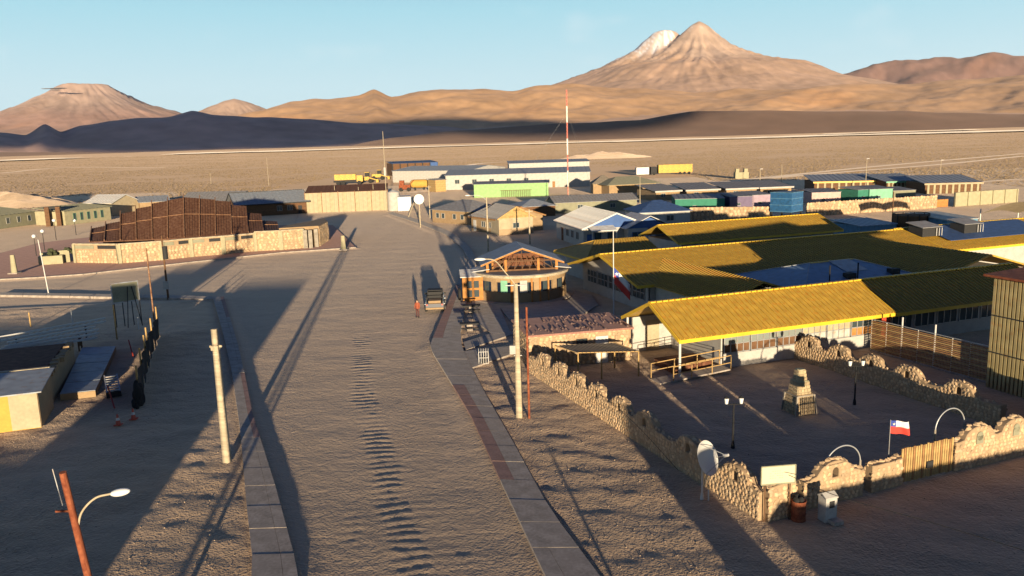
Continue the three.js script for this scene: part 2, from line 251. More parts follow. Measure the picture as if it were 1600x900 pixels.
// mountains: one height field round the far side of the plain
{
  const skyline = (pts, r) => pts.map(([px, py]) => { const v = ray(px, py), q = Math.hypot(v.x, v.z); return [Math.atan2(v.x, -v.z), EYE + v.y / q * r]; });
  const at = (P, a) => { if (a <= P[0][0]) return P[0][1]; for (let i = 0; i < P.length - 1; i++) if (a <= P[i + 1][0]) { const t = (a - P[i][0]) / (P[i + 1][0] - P[i][0]); const s = t * t * (3 - 2 * t); return lerp(P[i][1], P[i + 1][1], lerp(t, s, .5)); } return P[P.length - 1][1]; };
  const prof = (P, d) => { for (let i = 0; i < P.length - 1; i++) if (d <= P[i + 1][0]) return lerp(P[i][1], P[i + 1][1], (d - P[i][0]) / (P[i + 1][0] - P[i][0])); return 0; };
  const cone = (px, py, r) => { const v = ray(px, py), q = Math.hypot(v.x, v.z); return [v.x / q * r, v.z / q * r]; };
  const ridges = [
    { r: 6000, f: 1500, b: 1800, n: .26, c: [.56, .36, .3], P: skyline([[-260, 205], [-60, 200], [0, 206], [40, 211], [70, 195], [95, 207], [130, 196], [180, 188], [215, 184], [260, 183], [300, 174], [335, 180], [400, 184], [480, 185], [560, 192], [700, 198], [800, 214], [900, 226], [1900, 226]], 6000) },
    { r: 9500, f: 3000, b: 2600, n: .3, c: [.56, .335, .175], P: skyline([[-300, 215], [200, 205], [300, 190], [400, 173], [450, 161], [500, 156], [560, 151], [585, 140], [612, 150], [660, 143], [700, 139], [800, 142], [830, 134], [900, 131], [1000, 140], [1100, 142], [1200, 138], [1320, 130], [1420, 132], [1500, 124], [1600, 118], [1900, 112]], 9500) },
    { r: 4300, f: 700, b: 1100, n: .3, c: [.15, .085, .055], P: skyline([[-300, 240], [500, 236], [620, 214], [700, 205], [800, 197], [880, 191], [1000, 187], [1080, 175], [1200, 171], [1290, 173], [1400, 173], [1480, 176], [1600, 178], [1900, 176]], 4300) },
    { r: 16500, f: 2600, b: 1500, n: .25, c: [.26, .15, .12], P: skyline([[-300, 230], [1200, 200], [1280, 125], [1330, 109], [1370, 97], [1440, 93], [1500, 93], [1560, 84], [1600, 87], [1900, 80]], 16500) },
  ];
  const cones = [
    { o: cone(1092, 48, 13000), c: [.55, .36, .25], P: [[0, 1760], [120, 1700], [330, 1540], [700, 1330], [1100, 1190], [1600, 1080], [2200, 840], [3200, 560], [5000, 240], [8000, 20], [9000, 0]] },
    { o: cone(1038, 55, 13350), c: [.55, .36, .26], snow: 1, P: [[0, 1700], [180, 1670], [500, 1440], [900, 1250], [1400, 1060], [2200, 800], [3500, 450], [6000, 0]] },
    { o: cone(134, 146, 15000), c: [.45, .27, .21], P: [[0, 1150], [340, 1160], [600, 1030], [1000, 840], [1500, 660], [2400, 400], [4000, 150], [5000, 0]] },
    { o: cone(366, 158, 14000), c: [.5, .29, .18], P: [[0, 850], [150, 810], [500, 690], [1200, 450], [2200, 200], [3500, 0]] },
  ];
  const NA = 760, rs = [...geom(2900, 4600, 60), ...geom(4600, 7000, 90), ...geom(7000, 12000, 110), ...geom(12000, 19500, 110)], NR = rs.length, p = new Float32Array(NA * NR * 3), c = new Float32Array(NA * NR * 3), u = new Float32Array(NA * NR * 2), idx = [];
  const ridged = (x, y, s) => { let a = 0, k = .5, q = 1; for (let i = 0; i < 5; i++) { const v = 1 - Math.abs(noise.noise(x * q, y * q, s + i * 7)) * 2; a += v * k; q *= 2.1; k *= .5; } return a; };
  for (let i = 0; i < NA; i++) {
    const a = lerp(-.78, .78, i / (NA - 1)), sa = Math.sin(a), ca = -Math.cos(a), Hq = null;
    for (let j = 0; j < NR; j++) {
      const r = rs[j], x = sa * r, z = ca * r, k = (i * NR + j); let h = rise(Math.min(r, 6000)) - 4, col = [.36, .24, .14];
      const w = fbm(x * .0006, z * .0006, 3, 20) * 500, rn = ridged(x * .00055, z * .00055, 3), rf = ridged(x * .002, z * .002, 9), aw = a + fbm(x * .0009, z * .0009, 4, 41) * .02;
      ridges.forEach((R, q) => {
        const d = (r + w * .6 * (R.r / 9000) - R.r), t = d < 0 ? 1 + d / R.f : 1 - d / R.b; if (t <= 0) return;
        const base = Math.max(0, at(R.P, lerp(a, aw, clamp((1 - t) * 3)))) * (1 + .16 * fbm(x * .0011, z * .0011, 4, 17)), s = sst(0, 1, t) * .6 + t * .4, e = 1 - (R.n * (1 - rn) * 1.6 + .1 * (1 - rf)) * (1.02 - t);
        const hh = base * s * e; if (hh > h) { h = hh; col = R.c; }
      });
      for (const C of cones) {
        const dx = x - C.o[0], dz = z - C.o[1], an = Math.atan2(dx, dz), d0 = Math.hypot(dx, dz); if (d0 > 9000) continue;
        const gully = ridged(an * 3.2 + 4, d0 * .00035, 5) * .6 + ridged(an * 9, d0 * .0006, 6) * .4; const hh = prof(C.P, d0 * (1 + w * .00012)) * (1 - .11 * (1 - gully) * sst(60, 700, d0) - .05 * (1 - rn));
        if (hh > h) { h = hh; col = C.c; const m = sst(1800, 900, d0) * .5; col = col.map((v, q) => lerp(v, [.6, .47, .39][q], m)); if (C.snow && hh > 1180 && dx < 90 + fbm(x * .004, z * .004, 3) * 700) { const s = sst(1180, 1420, hh + fbm(x * .005, z * .005, 3, 8) * 620) * (.25 + .75 * sst(-.2, .15, noise.noise(an * 11, d0 * .0012, 3))); col = col.map((v, q) => lerp(v, [.85, .86, .9][q], s)); } else if (hh > 1560) { const s = sst(.06, .25, fbm(x * .006, z * .006, 3, 4)); col = col.map(v => lerp(v, .85, s * .7)); } }
      }
      const n = 1 + fbm(x * .0011, z * .0011, 4, 31) * .55 + fbm(x * .006, z * .006, 3, 33) * .6, g = sst(.1, .4, fbm(x * .0008 + 3, z * .0008, 3, 35));
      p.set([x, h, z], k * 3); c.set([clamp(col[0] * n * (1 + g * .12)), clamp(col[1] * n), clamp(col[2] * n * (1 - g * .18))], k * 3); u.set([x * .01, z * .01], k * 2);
      if (i < NA - 1 && j < NR - 1) { const b = k + NR; idx.push(k, b, k + 1, b, b + 1, k + 1); }
    }
  }
  const g = new THREE.BufferGeometry(); g.setAttribute('position', new THREE.BufferAttribute(p, 3)); g.setAttribute('color', new THREE.BufferAttribute(c, 3)); g.setAttribute('uv', new THREE.BufferAttribute(u, 2)); g.setIndex(idx); g.computeVertexNormals();
  if (g.attributes.normal.getY(5000) < 0) { for (let i = 0; i < idx.length; i += 3) { const t = idx[i + 1]; idx[i + 1] = idx[i + 2]; idx[i + 2] = t; } g.setIndex(idx); g.computeVertexNormals(); }
  const o = new THREE.Mesh(g, M.hill); o.name = 'mountains'; o.userData.kind = 'structure'; o.castShadow = o.receiveShadow = true; scene.add(o);
}
// clouds: the thin grey one over the left volcano, and the bank low in the sun that shades the left foothills
function cloud(name, label, c, rx, ry, rz, n) {
  const m = mb(); for (let i = 0; i < n; i++) { const a = rnd() * 6.28, q = Math.sqrt(rnd()) * .8, s = rr(.22, .45) * (1 - q * .4); m.geo(new THREE.IcosahedronGeometry(1, 3), new THREE.Matrix4().compose(V(c.x + Math.cos(a) * q * rx, c.y + rr(-.25, .25) * ry, c.z + Math.sin(a) * q * rz), new THREE.Quaternion(), V(s * rx, ry * rr(.6, 1), s * rz))); }
  return one(name, label, 'cloud', m, label.includes('grey') ? M.cloudGrey : M.cloud);
}

cloud('cloud', 'low cloud bank far behind the viewpoint', V(-300, 795, 3600), 2700, 195, 900, 46);
cloud('cloud', 'thin grey cloud above the left volcano', (() => { const v = ray(88, 139), q = 14000 / Math.hypot(v.x, v.z); return V(v.x * q, EYE + v.y * q, v.z * q); })(), 420, 7, 300, 4);

// ------------------------------------------------------------------ pavements
function pavement(name, label, left, right, y, seg, matf) {   // a row of cast slabs between two edge lines
  const t = thing(name, label, 'pavement'); t.userData = { kind: 'structure' };
  const len = P => { const o = [0]; for (let i = 1; i < P.length; i++) o.push(o[i - 1] + Math.hypot(P[i][0] - P[i - 1][0], P[i][1] - P[i - 1][1])); return o; };
  const pick = (P, L, f) => { const d = f * L[L.length - 1]; for (let i = 0; i < P.length - 1; i++) if (d <= L[i + 1] + 1e-6) { const k = (d - L[i]) / (L[i + 1] - L[i]); return [lerp(P[i][0], P[i + 1][0], k), lerp(P[i][1], P[i + 1][1], k)]; } return P[P.length - 1]; };
  const LL = len(left), LR = len(right), n = Math.round(LL[LL.length - 1] / seg);
  for (let i = 0; i < n; i++) {
    const f0 = (i + .008) / n, f1 = (i + .992) / n, a = pick(left, LL, f0), b = pick(right, LR, f0), c = pick(right, LR, f1), d = pick(left, LL, f1), dy = rr(-.008, .008), k = .62;
    const mid = (p, q, w) => [lerp(p[0], q[0], w), lerp(p[1], q[1], w)];
    const strips = matf ? matf(i / n) : [[0, 1, M.conc]];
    for (const [w0, w1, mm] of strips) mb().prism([mid(a, b, w0 + .004), mid(a, b, w1 - .004), mid(d, c, w1 - .004), mid(d, c, w0 + .004)].reverse(), -.4, y + dy + (w0 ? .0 : .004)).build('slab', mm, t);
  }
  return t;
}
const gp = (a) => a.map(([x, y]) => { const p = G(x, y); return [p.x, p.z]; });
pavement('pavement', 'left', [[-7.6, -25], ...gp([[468, 900], [430, 760], [395, 650], [384, 592], [372, 540], [350, 465]])], [[-9.6, -25], ...gp([[397, 900], [385, 790], [376, 680], [362, 580], [348, 520], [333, 467]])], .12, 2.4,
  f => [[0, .32, (f > .26 && f < .48) || f > .82 ? M.concRed : M.conc], [.32, 1, M.conc]]);
pavement('pavement', 'right', [[1.5, -25], ...gp([[850, 900], [785, 760], [735, 650], [700, 592], [676, 553], [672, 541], [682, 515], [712, 447]])], [[3.5, -25], ...gp([[935, 900], [860, 800], [800, 690], [760, 620], [734, 570], [722, 545], [720, 520], [734, 448]])], .12, 2.3,
  f => f > .16 && f < .38 ? [[0, .42, M.concRed], [.42, 1, M.conc]] : f < .06 || f > .62 ? [[0, .35, f > .62 ? M.concRed : M.conc], [.35, 1, M.conc]] : [[0, 1, M.conc]]);
pavement('pavement', 'far', gp([[713, 446], [733, 408], [722, 388], [695, 366], [650, 348], [606, 334]]), gp([[735, 446], [745, 406], [733, 385], [705, 363], [660, 346], [614, 332]]), .1, 4);
pavement('pavement', 'cross', gp([[348, 465], [250, 462], [120, 460], [0, 458]]), gp([[338, 469], [250, 467], [120, 464], [0, 462]]), .1, 3.5);
// red paved apron round the market hall, kerbed
{
  const t = thing('plaza', '', ''); t.userData = { kind: 'structure' };
  const e = gp([[-80, 441], [0, 437], [60, 434], [130, 429], [300, 410], [440, 395], [556, 387]]), inn = gp([[-80, 395], [0, 396], [60, 380], [130, 372], [300, 360], [440, 352], [520, 352]]);
  for (let i = 0; i < e.length - 1; i++) { mb().prism([e[i], e[i + 1], inn[i + 1], inn[i]], -.4, .06).build('paving', M.paveRed, t); const a = e[i], b = e[i + 1]; mb().bar(V(a[0], .02, a[1]), V(b[0], .02, b[1]), .35, .2).build('kerb', M.conc, t); }
}
// slabs and paths in front of the rotunda
{
  const t = thing('path', '', ''); t.userData = { kind: 'structure' };
  const q = [[[706, 552], [805, 541], [806, 552], [726, 580]], [[724, 536], [790, 515], [805, 522], [728, 548]], [[735, 452], [768, 450], [797, 520], [770, 524], [740, 500]], [[770, 468], [905, 470], [930, 480], [900, 500], [800, 505]], [[900, 455], [925, 462], [935, 478], [905, 490], [880, 480]]];
  for (const k of q) mb().prism(gp(k).reverse(), -.3, .07 + rr(0, .02)).build('slab', M.conc, t);
}

// ------------------------------------------------------------------ roofs, walls, windows
function roofPlane(parent, name, a, b, c, d, material, rib = .55, t = .08) {   // eave a-b, ridge d-c (a below d, b below c)
  const m = mb().plate([a, b, c, d], t), n = Math.max(1, Math.round(a.distanceTo(b) / rib)), up = V(0, .035, 0);
  if (rib) for (let i = 0; i <= n; i++) { const k = clamp(i / n, .004, .996); m.bar(a.clone().lerp(b, k).add(up), d.clone().lerp(c, k).add(up), .07, .07); }
  return m.build(name, material, parent);
}
function gable(parent, x0, x1, zf, zr, zb, he, hr, material, trim, rib = .55, heb = he) {   // ridge along x, front (camera side) eave at zf
  const a = V(x0, he, zf), b = V(x1, he, zf), c = V(x1, hr, zr), d = V(x0, hr, zr), e = V(x0, heb, zb), f = V(x1, heb, zb);
  const r = roofPlane(parent, 'roof', a, b, c, d, material, rib); roofPlane(parent, 'roof', f, e, d, c, material, rib);
  if (trim) {
    const up = V(0, .03, 0); mb().box((x0 + x1) / 2, he - .13, zf + .05, x1 - x0 + .1, .26, .06).build('fascia', trim, parent);
    for (const [p, q, s] of [[a, d, -1], [b, c, 1], [e, d, -1], [f, c, 1]]) mb().bar(p.clone().add(V(s * .06, -.06, 0)), q.clone().add(V(s * .06, -.06, 0)), .06, .24).build('barge_board', trim, parent);
    const m = mb(); for (let x = x0 + .2; x < x1; x += .5) m.box(x, hr + .06, zr, .4, .1, .34); m.build('ridge_cap', trim, parent);
  }
  return r;
}
function gableEnd(m, x, zf, zr, zb, h0, he, hr, t = .12) { return m.plate([V(x - t / 2, h0, zf), V(x - t / 2, h0, zb), V(x - t / 2, he, zb), V(x - t / 2, hr, zr), V(x - t / 2, he, zf)], t, undefined, V(1, 0, 0)); }
// window in a wall facing +z at (x, y, z): frame proud of the wall, panes set in it
function win(parent, x, y, z, w, h, nx, ny, frame, pane = M.glass, ry = 0) {
  const g = new THREE.Group(); g.name = 'window'; g.position.set(x, y, z); g.rotation.y = ry; parent.add(g);
  const m = mb(), b = Math.min(.06, w * .08); for (let i = 0; i <= nx; i++) m.box(-w / 2 + w * i / nx, 0, .03, b, h + b, .07); for (let j = 0; j <= ny; j++) m.box(0, -h / 2 + h * j / ny, .032, w + b, b, .066); m.build('frame', frame, g);
  for (let i = 0; i < nx; i++) for (let j = 0; j < ny; j++) mb().box(-w / 2 + w * (i + .5) / nx, -h / 2 + h * (j + .5) / ny, .012, w / nx - b, h / ny - b, .012).build('pane', Array.isArray(pane) ? pane[(i * ny + j) % pane.length] : pane, g);
  return g;
}
function door(parent, x, z, w, h, material, ry = 0, y0 = 0) { const g = new THREE.Group(); g.name = 'door'; g.position.set(x, y0, z); g.rotation.y = ry; parent.add(g); mb().box(0, h / 2, .03, w, h, .06).build('leaf', material, g); mb().box(w * .36, h * .48, .08, .05, .12, .05).build('handle', M.steel, g); return g; }

// ------------------------------------------------------------------ the school with yellow roofs
{
  const t = thing('school', 'school of white walls under broad yellow corrugated metal roofs', 'school', [11, 0, -51.6], 20 * Math.PI / 180);
  // near wing, lit
  gable(t, 0, 18.4, 0, -3.9, -8, 2.75, 4.55, M.yellowRoof, M.yellowTrim, .42);
  mb().box(10.9, .5, -1.1, 13.4, 1.0, .16).build('wall', M.white, t); mb().box(10.9, 2.5, -1.12, 13.4, .3, .12).build('wall', M.cream, t);
  gableEnd(mb(), 17.7, -1.1, -3.9, -7.7, 0, 2.6, 4.3).build('wall', M.white, t);
  mb().box(9.2, 1.35, -7.7, 17, 2.7, .15).build('wall', M.white, t); gableEnd(mb(), 4.1, -1.1, -3.9, -7.6, 0, 2.75, 4.4).build('wall', M.white, t); mb().cyl(V(.3, 0, -7.7), V(.3, 2.75, -7.7), .09).build('porch_post', M.whitePaint, t);
  mb().box(2.4, 1.2, -7.59, 1.1, 2.3, .05).build('door', M.cream, t);
  for (let i = 0; i < 6; i++) { const w = 2.2; win(t, 5.35 + i * 2.23, 1.67, -1.1, 2.1, 1.25, 4, 2, M.galv, i < 3 ? [M.darkwood, M.paleGlass] : i < 5 ? [M.polyClear, M.cream] : [M.orangeWood, M.glass]); }
  for (const x of [.25]) mb().cyl(V(x, 0, -.3), V(x, 2.7, -.3), .09).build('porch_post', M.whitePaint, t);
  { const m = mb(); m.box(2, .25, -2.7, 3.2, .5, 2.4); m.build('porch_floor', M.rust, t);
    const rl = (pts, name) => { const r = mb(); for (const h of [.5, 1]) for (let i = 0; i < pts.length - 1; i++) r.bar(pts[i].clone().add(V(0, h, 0)), pts[i + 1].clone().add(V(0, h, 0)), .05); for (const p of pts) r.bar(p, p.clone().add(V(0, 1.02, 0)), .05); r.build(name, M.palewood, t); };
    rl([V(-1.6, .1, -.9), V(.2, .2, -.9), V(2, .3, -.9), V(3.8, .4, -.9)], 'ramp_railing'); rl([V(-.6, .05, .3), V(.8, .1, .3), V(2.4, .2, .3), V(3.9, .3, .3)], 'ramp_railing'); mb().plate([V(-1.6, .04, .3), V(3.9, .34, .3), V(3.9, .34, -.9), V(-1.6, .04, -.9)], .1).build('ramp', M.conc, t); }
  // continuation to the right, behind the fence
  gable(t, 18.5, 36, -.3, -4.6, -9, 2.6, 4.4, M.yellowRoof, M.yellowTrim, .42);
  mb().box(27, 1.2, -1.3, 17, 2.4, .2).build('wall', M.white, t); for (let i = 0; i < 7; i++) win(t, 20.4 + i * 2.3, 1.6, -1.2, 2, 1.1, 3, 1, M.galv); mb().box(18.6, 1.1, -1.0, .9, 2.2, .1).build('door', M.redPaint, t);
  // middle wing
  gable(t, 7.2, 46, -18.6, -26.3, -34, 2.8, 4.75, M.yellowRoof, M.yellowTrim, .42);
  gableEnd(mb(), 8.8, -19.4, -26.3, -33.4, 0, 2.8, 4.5).build('wall', M.white, t); mb().box(27, 1.35, -19.4, 36, 2.7, .16).build('wall', M.white, t); mb().box(27, 1.35, -33.4, 36, 2.7, .16).build('wall', M.white, t);
  for (let i = 0; i < 5; i++) win(t, 8.7, 1.75, -21 - i * 2.5, 2.2, 1.3, 3, 2, M.galv, M.glass, -Math.PI / 2);
  // cross wings that link the two, ridge along the other axis
  const cross = (xl, xr, z0, z1, he, hr, hip) => {
    const xm = (xl + xr) / 2; roofPlane(t, 'roof', V(xl, he, z1), V(xl, he, z0), V(xm, hr, z0 - hip), V(xm, hr, z1), M.yellowRoof, .42); roofPlane(t, 'roof', V(xr, he, z0), V(xr, he, z1), V(xm, hr, z1), V(xm, hr, z0 - hip), M.yellowRoof, .42);
    if (hip) mb().plate([V(xl, he, z0), V(xr, he, z0), V(xm, hr, z0 - hip)], .08).build('roof', M.yellowRoof, t);
    mb().box(xm, he / 2, (z0 + z1) / 2, xr - xl - 1.4, he - .1, z0 - z1 - 1).build('wall', M.white, t);
  };
  cross(8.8, 17.6, -8.4, -25, 2.7, 4.2, 0); cross(32, 45, -8.6, -25, 2.7, 4.5, 0);
  // translucent roof over the yard between them
  { const P = [V(17.8, 2.9, -9), V(31.8, 2.9, -9), V(31.8, 2.9, -19), V(17.8, 2.9, -19)], a = V(22.5, 4.3, -14), b = V(27.5, 4.3, -14);
    for (const k of [[P[0], P[1], b, a], [P[1], P[2], b], [P[2], P[3], a, b], [P[3], P[0], a]]) mb().plate(k, .04).build('translucent_sheet', M.poly, t);
    mb().bar(a, b, .2, .08).build('ridge_cap', M.yellowTrim, t); for (const p of [P[0], P[3]]) mb().bar(p, a, .08, .08).build('hip_bar', M.galv, t); for (const p of [P[1], P[2]]) mb().bar(p, b, .08, .08).build('hip_bar', M.galv, t);
    mb().plate([V(24.6, 3.62, -11.6), V(27, 3.62, -11.6), V(27, 4.3, -13.9), V(24.6, 4.3, -13.9)].map(v => v.add(V(0, .05, 0))), .02).build('patch', M.polyClear, t); mb().box(24, 3.5, -10.6, .9, .5, .7).build('vent', M.dark, t); mb().box(29, 3.5, -10.6, .9, .5, .7).build('vent', M.dark, t); }
  // far wing and right wing
  gable(t, 26, 52, -42, -47, -52, 2.9, 4.7, M.yellowRoof, M.yellowTrim, .5); mb().box(39, 1.4, -47, 24, 2.7, 8.6).build('wall', M.white, t); mb().cyl(V(26.4, 0, -42.4), V(26.4, 2.9, -42.4), .08).build('porch_post', M.whitePaint, t);
  gable(t, 46.2, 74, -21, -28, -35, 2.8, 4.6, M.yellowRoof, M.yellowTrim, .5); mb().box(60, 1.3, -28, 26, 2.6, 12).build('wall', M.white, t);
  mb().plate([V(50, 3.45, -23), V(66, 3.45, -23), V(66, 4.6, -27.5), V(50, 4.6, -27.5)].map(v => v.add(V(0, .09, 0))), .04).build('solar_sheet', M.blueRoof, t);
  for (const x of [48.6, 55]) { const d = mb(); d.box(x, 4.5, -25.5, 2.6, 1.1, 2); d.build('dormer', M.dark, t); mb().plate([V(x - 1.5, 5.05, -24.3), V(x + 1.5, 5.05, -24.3), V(x + 1.5, 5.5, -26.8), V(x - 1.5, 5.5, -26.8)], .06).build('dormer_roof', M.greyRoof, t); const b = mb(); for (const o of [-.5, 0, .5]) b.bar(V(x + 1 + o * .8, 4, -24.3), V(x + 1 + o * .8, 4.9, -24.3), .06); b.build('vent_pipe', M.whitePaint, t); }
  for (const x of [20, 23]) mb().cyl(V(x, 3.6, -8.6), V(x, 5, -8.6), .06).build('flue', M.black, t);
}
// small yellow-roofed annex left of the middle wing
{
  const t = thing('annex', 'small annex with hipped yellow roof behind the round hall', 'annex', [7.7, 0, -93], 20 * Math.PI / 180), P = [V(-1, 2.8, 4.5), V(9, 2.8, 4.5), V(9, 2.8, -4.5), V(-1, 2.8, -4.5)], a = V(2.4, 4.3, 0), b = V(9, 4.3, 0);
  roofPlane(t, 'roof', P[0], P[1], b, a, M.yellowRoof, .5); roofPlane(t, 'roof', P[2], P[3], a, b, M.yellowRoof, .5); mb().plate([P[3], P[0], a], .08).build('roof', M.yellowRoof, t); mb().box(4.5, 1.35, 0, 8.6, 2.7, 7).build('wall', M.white, t); mb().box(-1.02, 2.68, 0, .06, .24, 9).build('fascia', M.yellowTrim, t);
}

// ------------------------------------------------------------------ courtyard walls with arched humps
const CT = { o: [10.3, -31.5], a: 21.6 * Math.PI / 180 };
function humpWall(name, label, p, ry, L, humps, h0, blind) {   // wall along local +x, faces at z = +-.22
  const t = thing(name, label, 'wall', p, ry);
  const top = x => { let y = h0 + .05 * Math.sin(x * 1.7 + p[2]) + .05 * noise.noise(x * 2.1, 3, 1); for (const h of humps) { const d = Math.abs(x - h) / .95; if (d < 1) y = Math.max(y, h0 + .02 + .62 * Math.sqrt(1 - d * d)); else if (d < 1.5) y = Math.max(y, h0 + .1 * (1.5 - d) / .5); } return y; };
  const s = new THREE.Shape(); s.moveTo(0, -.15); s.lineTo(L, -.15); const n = Math.ceil(L / .14); for (let i = n; i >= 0; i--) s.lineTo(L * i / n, top(L * i / n));
  const nw = .2, ny = h0 - .12;
  if (!blind) for (const h of humps) { const q = new THREE.Path(); q.moveTo(h - nw, ny); q.lineTo(h - nw, ny + .3); q.absarc(h, ny + .3, nw, Math.PI, 0, true); q.lineTo(h + nw, ny); q.closePath(); s.holes.push(q); }
  const g = new THREE.ExtrudeGeometry(s, { depth: .4, bevelEnabled: true, bevelThickness: .03, bevelSize: .03, bevelSegments: 1, curveSegments: 6 });
  mb().geo(g, new THREE.Matrix4().makeTranslation(0, 0, -.2)).build('core', M.mortar, t);
  const hole = (x, y) => humps.some(h => Math.abs(x - h) < nw + .06 && y > ny - .08 && y < ny + .3 + nw);
  const m = mb(); for (const f of [1, -1]) stones(m, L, h0 + .65, .25, f * .22, f, top, 0, hole);
  // cap stones
  const ico = new THREE.IcosahedronGeometry(1, 0); for (let x = .1; x < L; x += rr(.16, .3)) { const k = rr(.8, 1.25); m.geo(ico, new THREE.Matrix4().compose(V(x, top(x) - .02, rr(-.1, .1)), new THREE.Quaternion().setFromEuler(new THREE.Euler(rnd(), rnd(), rnd())), V(.17, .09, .2)), [.55 * k, .40 * k, .25 * k]); }
  tag(m.build('stonework', M.stone, t), null, null, null, 'stuff');
  if (blind) for (const h of humps) { const d = mb(); d.geo(new THREE.CylinderGeometry(.22, .22, .06, 12), new THREE.Matrix4().makeRotationX(Math.PI / 2).setPosition(h, ny + .3, .235)); d.box(h, ny + .12, .235, .44, .4, .06); d.build('niche', M.greenGrey, t); }
  return t;
}
const cl = (s, q) => { const c = Math.cos(CT.a), n = Math.sin(CT.a); return [CT.o[0] + s * c + q * n, 0, CT.o[1] - s * n + q * c]; };   // courtyard frame to world
humpWall('stone_wall', 'long rubble stone wall with arched humps between dirt verge and courtyard', cl(0, 0), CT.a - Math.PI / 2 + Math.PI, 24.6, [1.6, 5.2, 9.2, 11.9, 14.6, 17.2, 19.8, 22.3], 1.22).rotation.y = CT.a + Math.PI / 2;
humpWall('stone_wall', 'short sunlit stone pillar wall at the courtyard corner beside signboard', cl(.1, .1), CT.a, 1.35, [], 1.5);
humpWall('stone_wall', 'stone wall with one open niche between oil barrel and hooped gap', cl(2.2, -.2), CT.a, 3.3, [1.7], 1.25);
humpWall('stone_wall', 'plain stone wall piece left of the picket gate', cl(6.1, -.25), CT.a, 1.75, [], 1.25);
humpWall('stone_wall', 'sunlit stone wall with blind niches right of the picket gate', cl(11.3, -.3), CT.a, 15, [1.5, 4, 7, 10, 13], 1.35, true);
humpWall('stone_wall', 'humped stone wall with niches between courtyard and slat fence', cl(18.6, -3.2), CT.a + Math.PI / 2, 16.5, [2.6, 6.2, 9, 11.8, 14.6], 1.2);
// picket gate
{
  const t = thing('picket_gate', 'wooden picket gate of pale upright slats in stone wall', 'gate', cl(7.95, -.2), CT.a); for (let i = 0; i < 23; i++) mb().box(.07 + i * .143, .84 + rr(-.03, .03), 0, .095, 1.66, .05).build('picket', i % 4 === 1 ? M.wood : M.palewood, t);
  for (const y of [.4, 1.3]) mb().box(1.65, y, -.06, 3.3, .1, .05).build('rail', M.wood, t); mb().box(1.78, .62, .05, .4, .34, .06).build('lock_plate', M.dark, t);
}
// hoops over the gaps
function hoop(label, s0, s1, y0, h, q) {
  const t = thing('hoop_arch', label, 'arch', cl(s0, q), CT.a), w = s1 - s0, pts = []; for (let i = 0; i <= 14; i++) { const a = Math.PI * i / 14; pts.push(V(w / 2 - Math.cos(a) * w / 2, y0 + Math.sin(a) * h, 0)); }
  mb().tube(pts, .035, 28).build('hoop', M.galv, t); for (const x of [0, w]) mb().cyl(V(x, 0, 0), V(x, y0 + .1, 0), .07, .05).build('post', M.poleGrey, t);
}
hoop('grey metal hoop arch over the gap beside barrel', 3.7, 5.75, 1.35, .95, -.45); hoop('grey metal hoop arch at right end of picket gate', 10.95, 12.9, 1.75, 1.0, -1.0);
// obelisk
{
  const p = G(1248, 643), t = thing('obelisk', 'tiered stone obelisk on a tapered plinth in the courtyard', 'monument', [p.x, 0, p.z], .3);
  const tier = (name, r0, r1, y0, y1, m) => mb().geo(new THREE.CylinderGeometry(r1 * 1.414, r0 * 1.414, y1 - y0, 4, 1).toNonIndexed(), new THREE.Matrix4().makeRotationY(Math.PI / 4).setPosition(0, (y0 + y1) / 2, 0)).build(name, m, t);
  tier('plinth', .62, .52, 0, 1.1, M.mortar); tier('middle_tier', .46, .35, 1.1, 1.95, M.block); tier('top_tier', .28, .2, 1.95, 2.6, M.block);
  const m = mb(); for (const [r0, r1, y0, y1] of [[.62, .52, 0, 1.1], [.46, .35, 1.1, 1.95], [.28, .2, 1.95, 2.6]]) for (let k = 0; k < 4; k++) for (let y = y0 + .1; y < y1; y += .2) { const r = lerp(r0, r1, (y - y0) / (y1 - y0)), n = Math.max(2, Math.round(r * 2 / .24)); for (let i = 0; i < n; i++) { const a = k * Math.PI / 2, o = -r + (i + .5) * 2 * r / n, c = rr(.8, 1.2); m.box(Math.sin(a) * r + Math.cos(a) * o, y, Math.cos(a) * r - Math.sin(a) * o, 2 * r / n - .03, .17, .06, a, [.44 * c, .34 * c, .21 * c]); } }
  tag(m.build('facing_stones', M.stone, t), null, null, null, 'stuff');
  for (const [x, z] of [[1, 1], [1, -1], [-1, 1], [-1, -1]]) mb().bar(V(x * .68, 0, z * .68), V(x * .57, 1.15, z * .57), .09).build('corner_post', M.poleGrey, t); const f = mb(); for (const z of [-1, 1]) { f.box(0, 1.13, z * .57, 1.2, .07, .07); f.box(z * .57, 1.13, 0, .07, .07, 1.2); } f.build('plinth_rim', M.poleGrey, t);
}
function lantern(label, bx, by, tx, ty) {
  const p = G(bx, by), h = HT(bx, by, tx, ty), t = thing('garden_lamp', label, 'lamp', p); mb().cyl(V(0, 0, 0), V(0, h - .35, 0), .06, .04).build('post', M.black, t); mb().cyl(V(0, 0, 0), V(0, .3, 0), .11, .08).build('foot', M.black, t); mb().box(0, h - .4, 0, .8, .04, .04).build('arm', M.black, t);
  for (const s of [-1, 1]) { mb().cyl(V(s * .38, h - .36, 0), V(s * .38, h - .06, 0), .08, .13, 6).build('lantern', M.lampGlass, t); mb().cyl(V(s * .38, h - .06, 0), V(s * .38, h + .06, 0), .15, .02, 6).build('lantern_cap', M.black, t); }
}
lantern('black twin lantern post in the courtyard near the dish', 1145, 700, 1145, 620); lantern('slim dark lantern post behind the obelisk near humped wall', 1335, 632, 1338, 562);
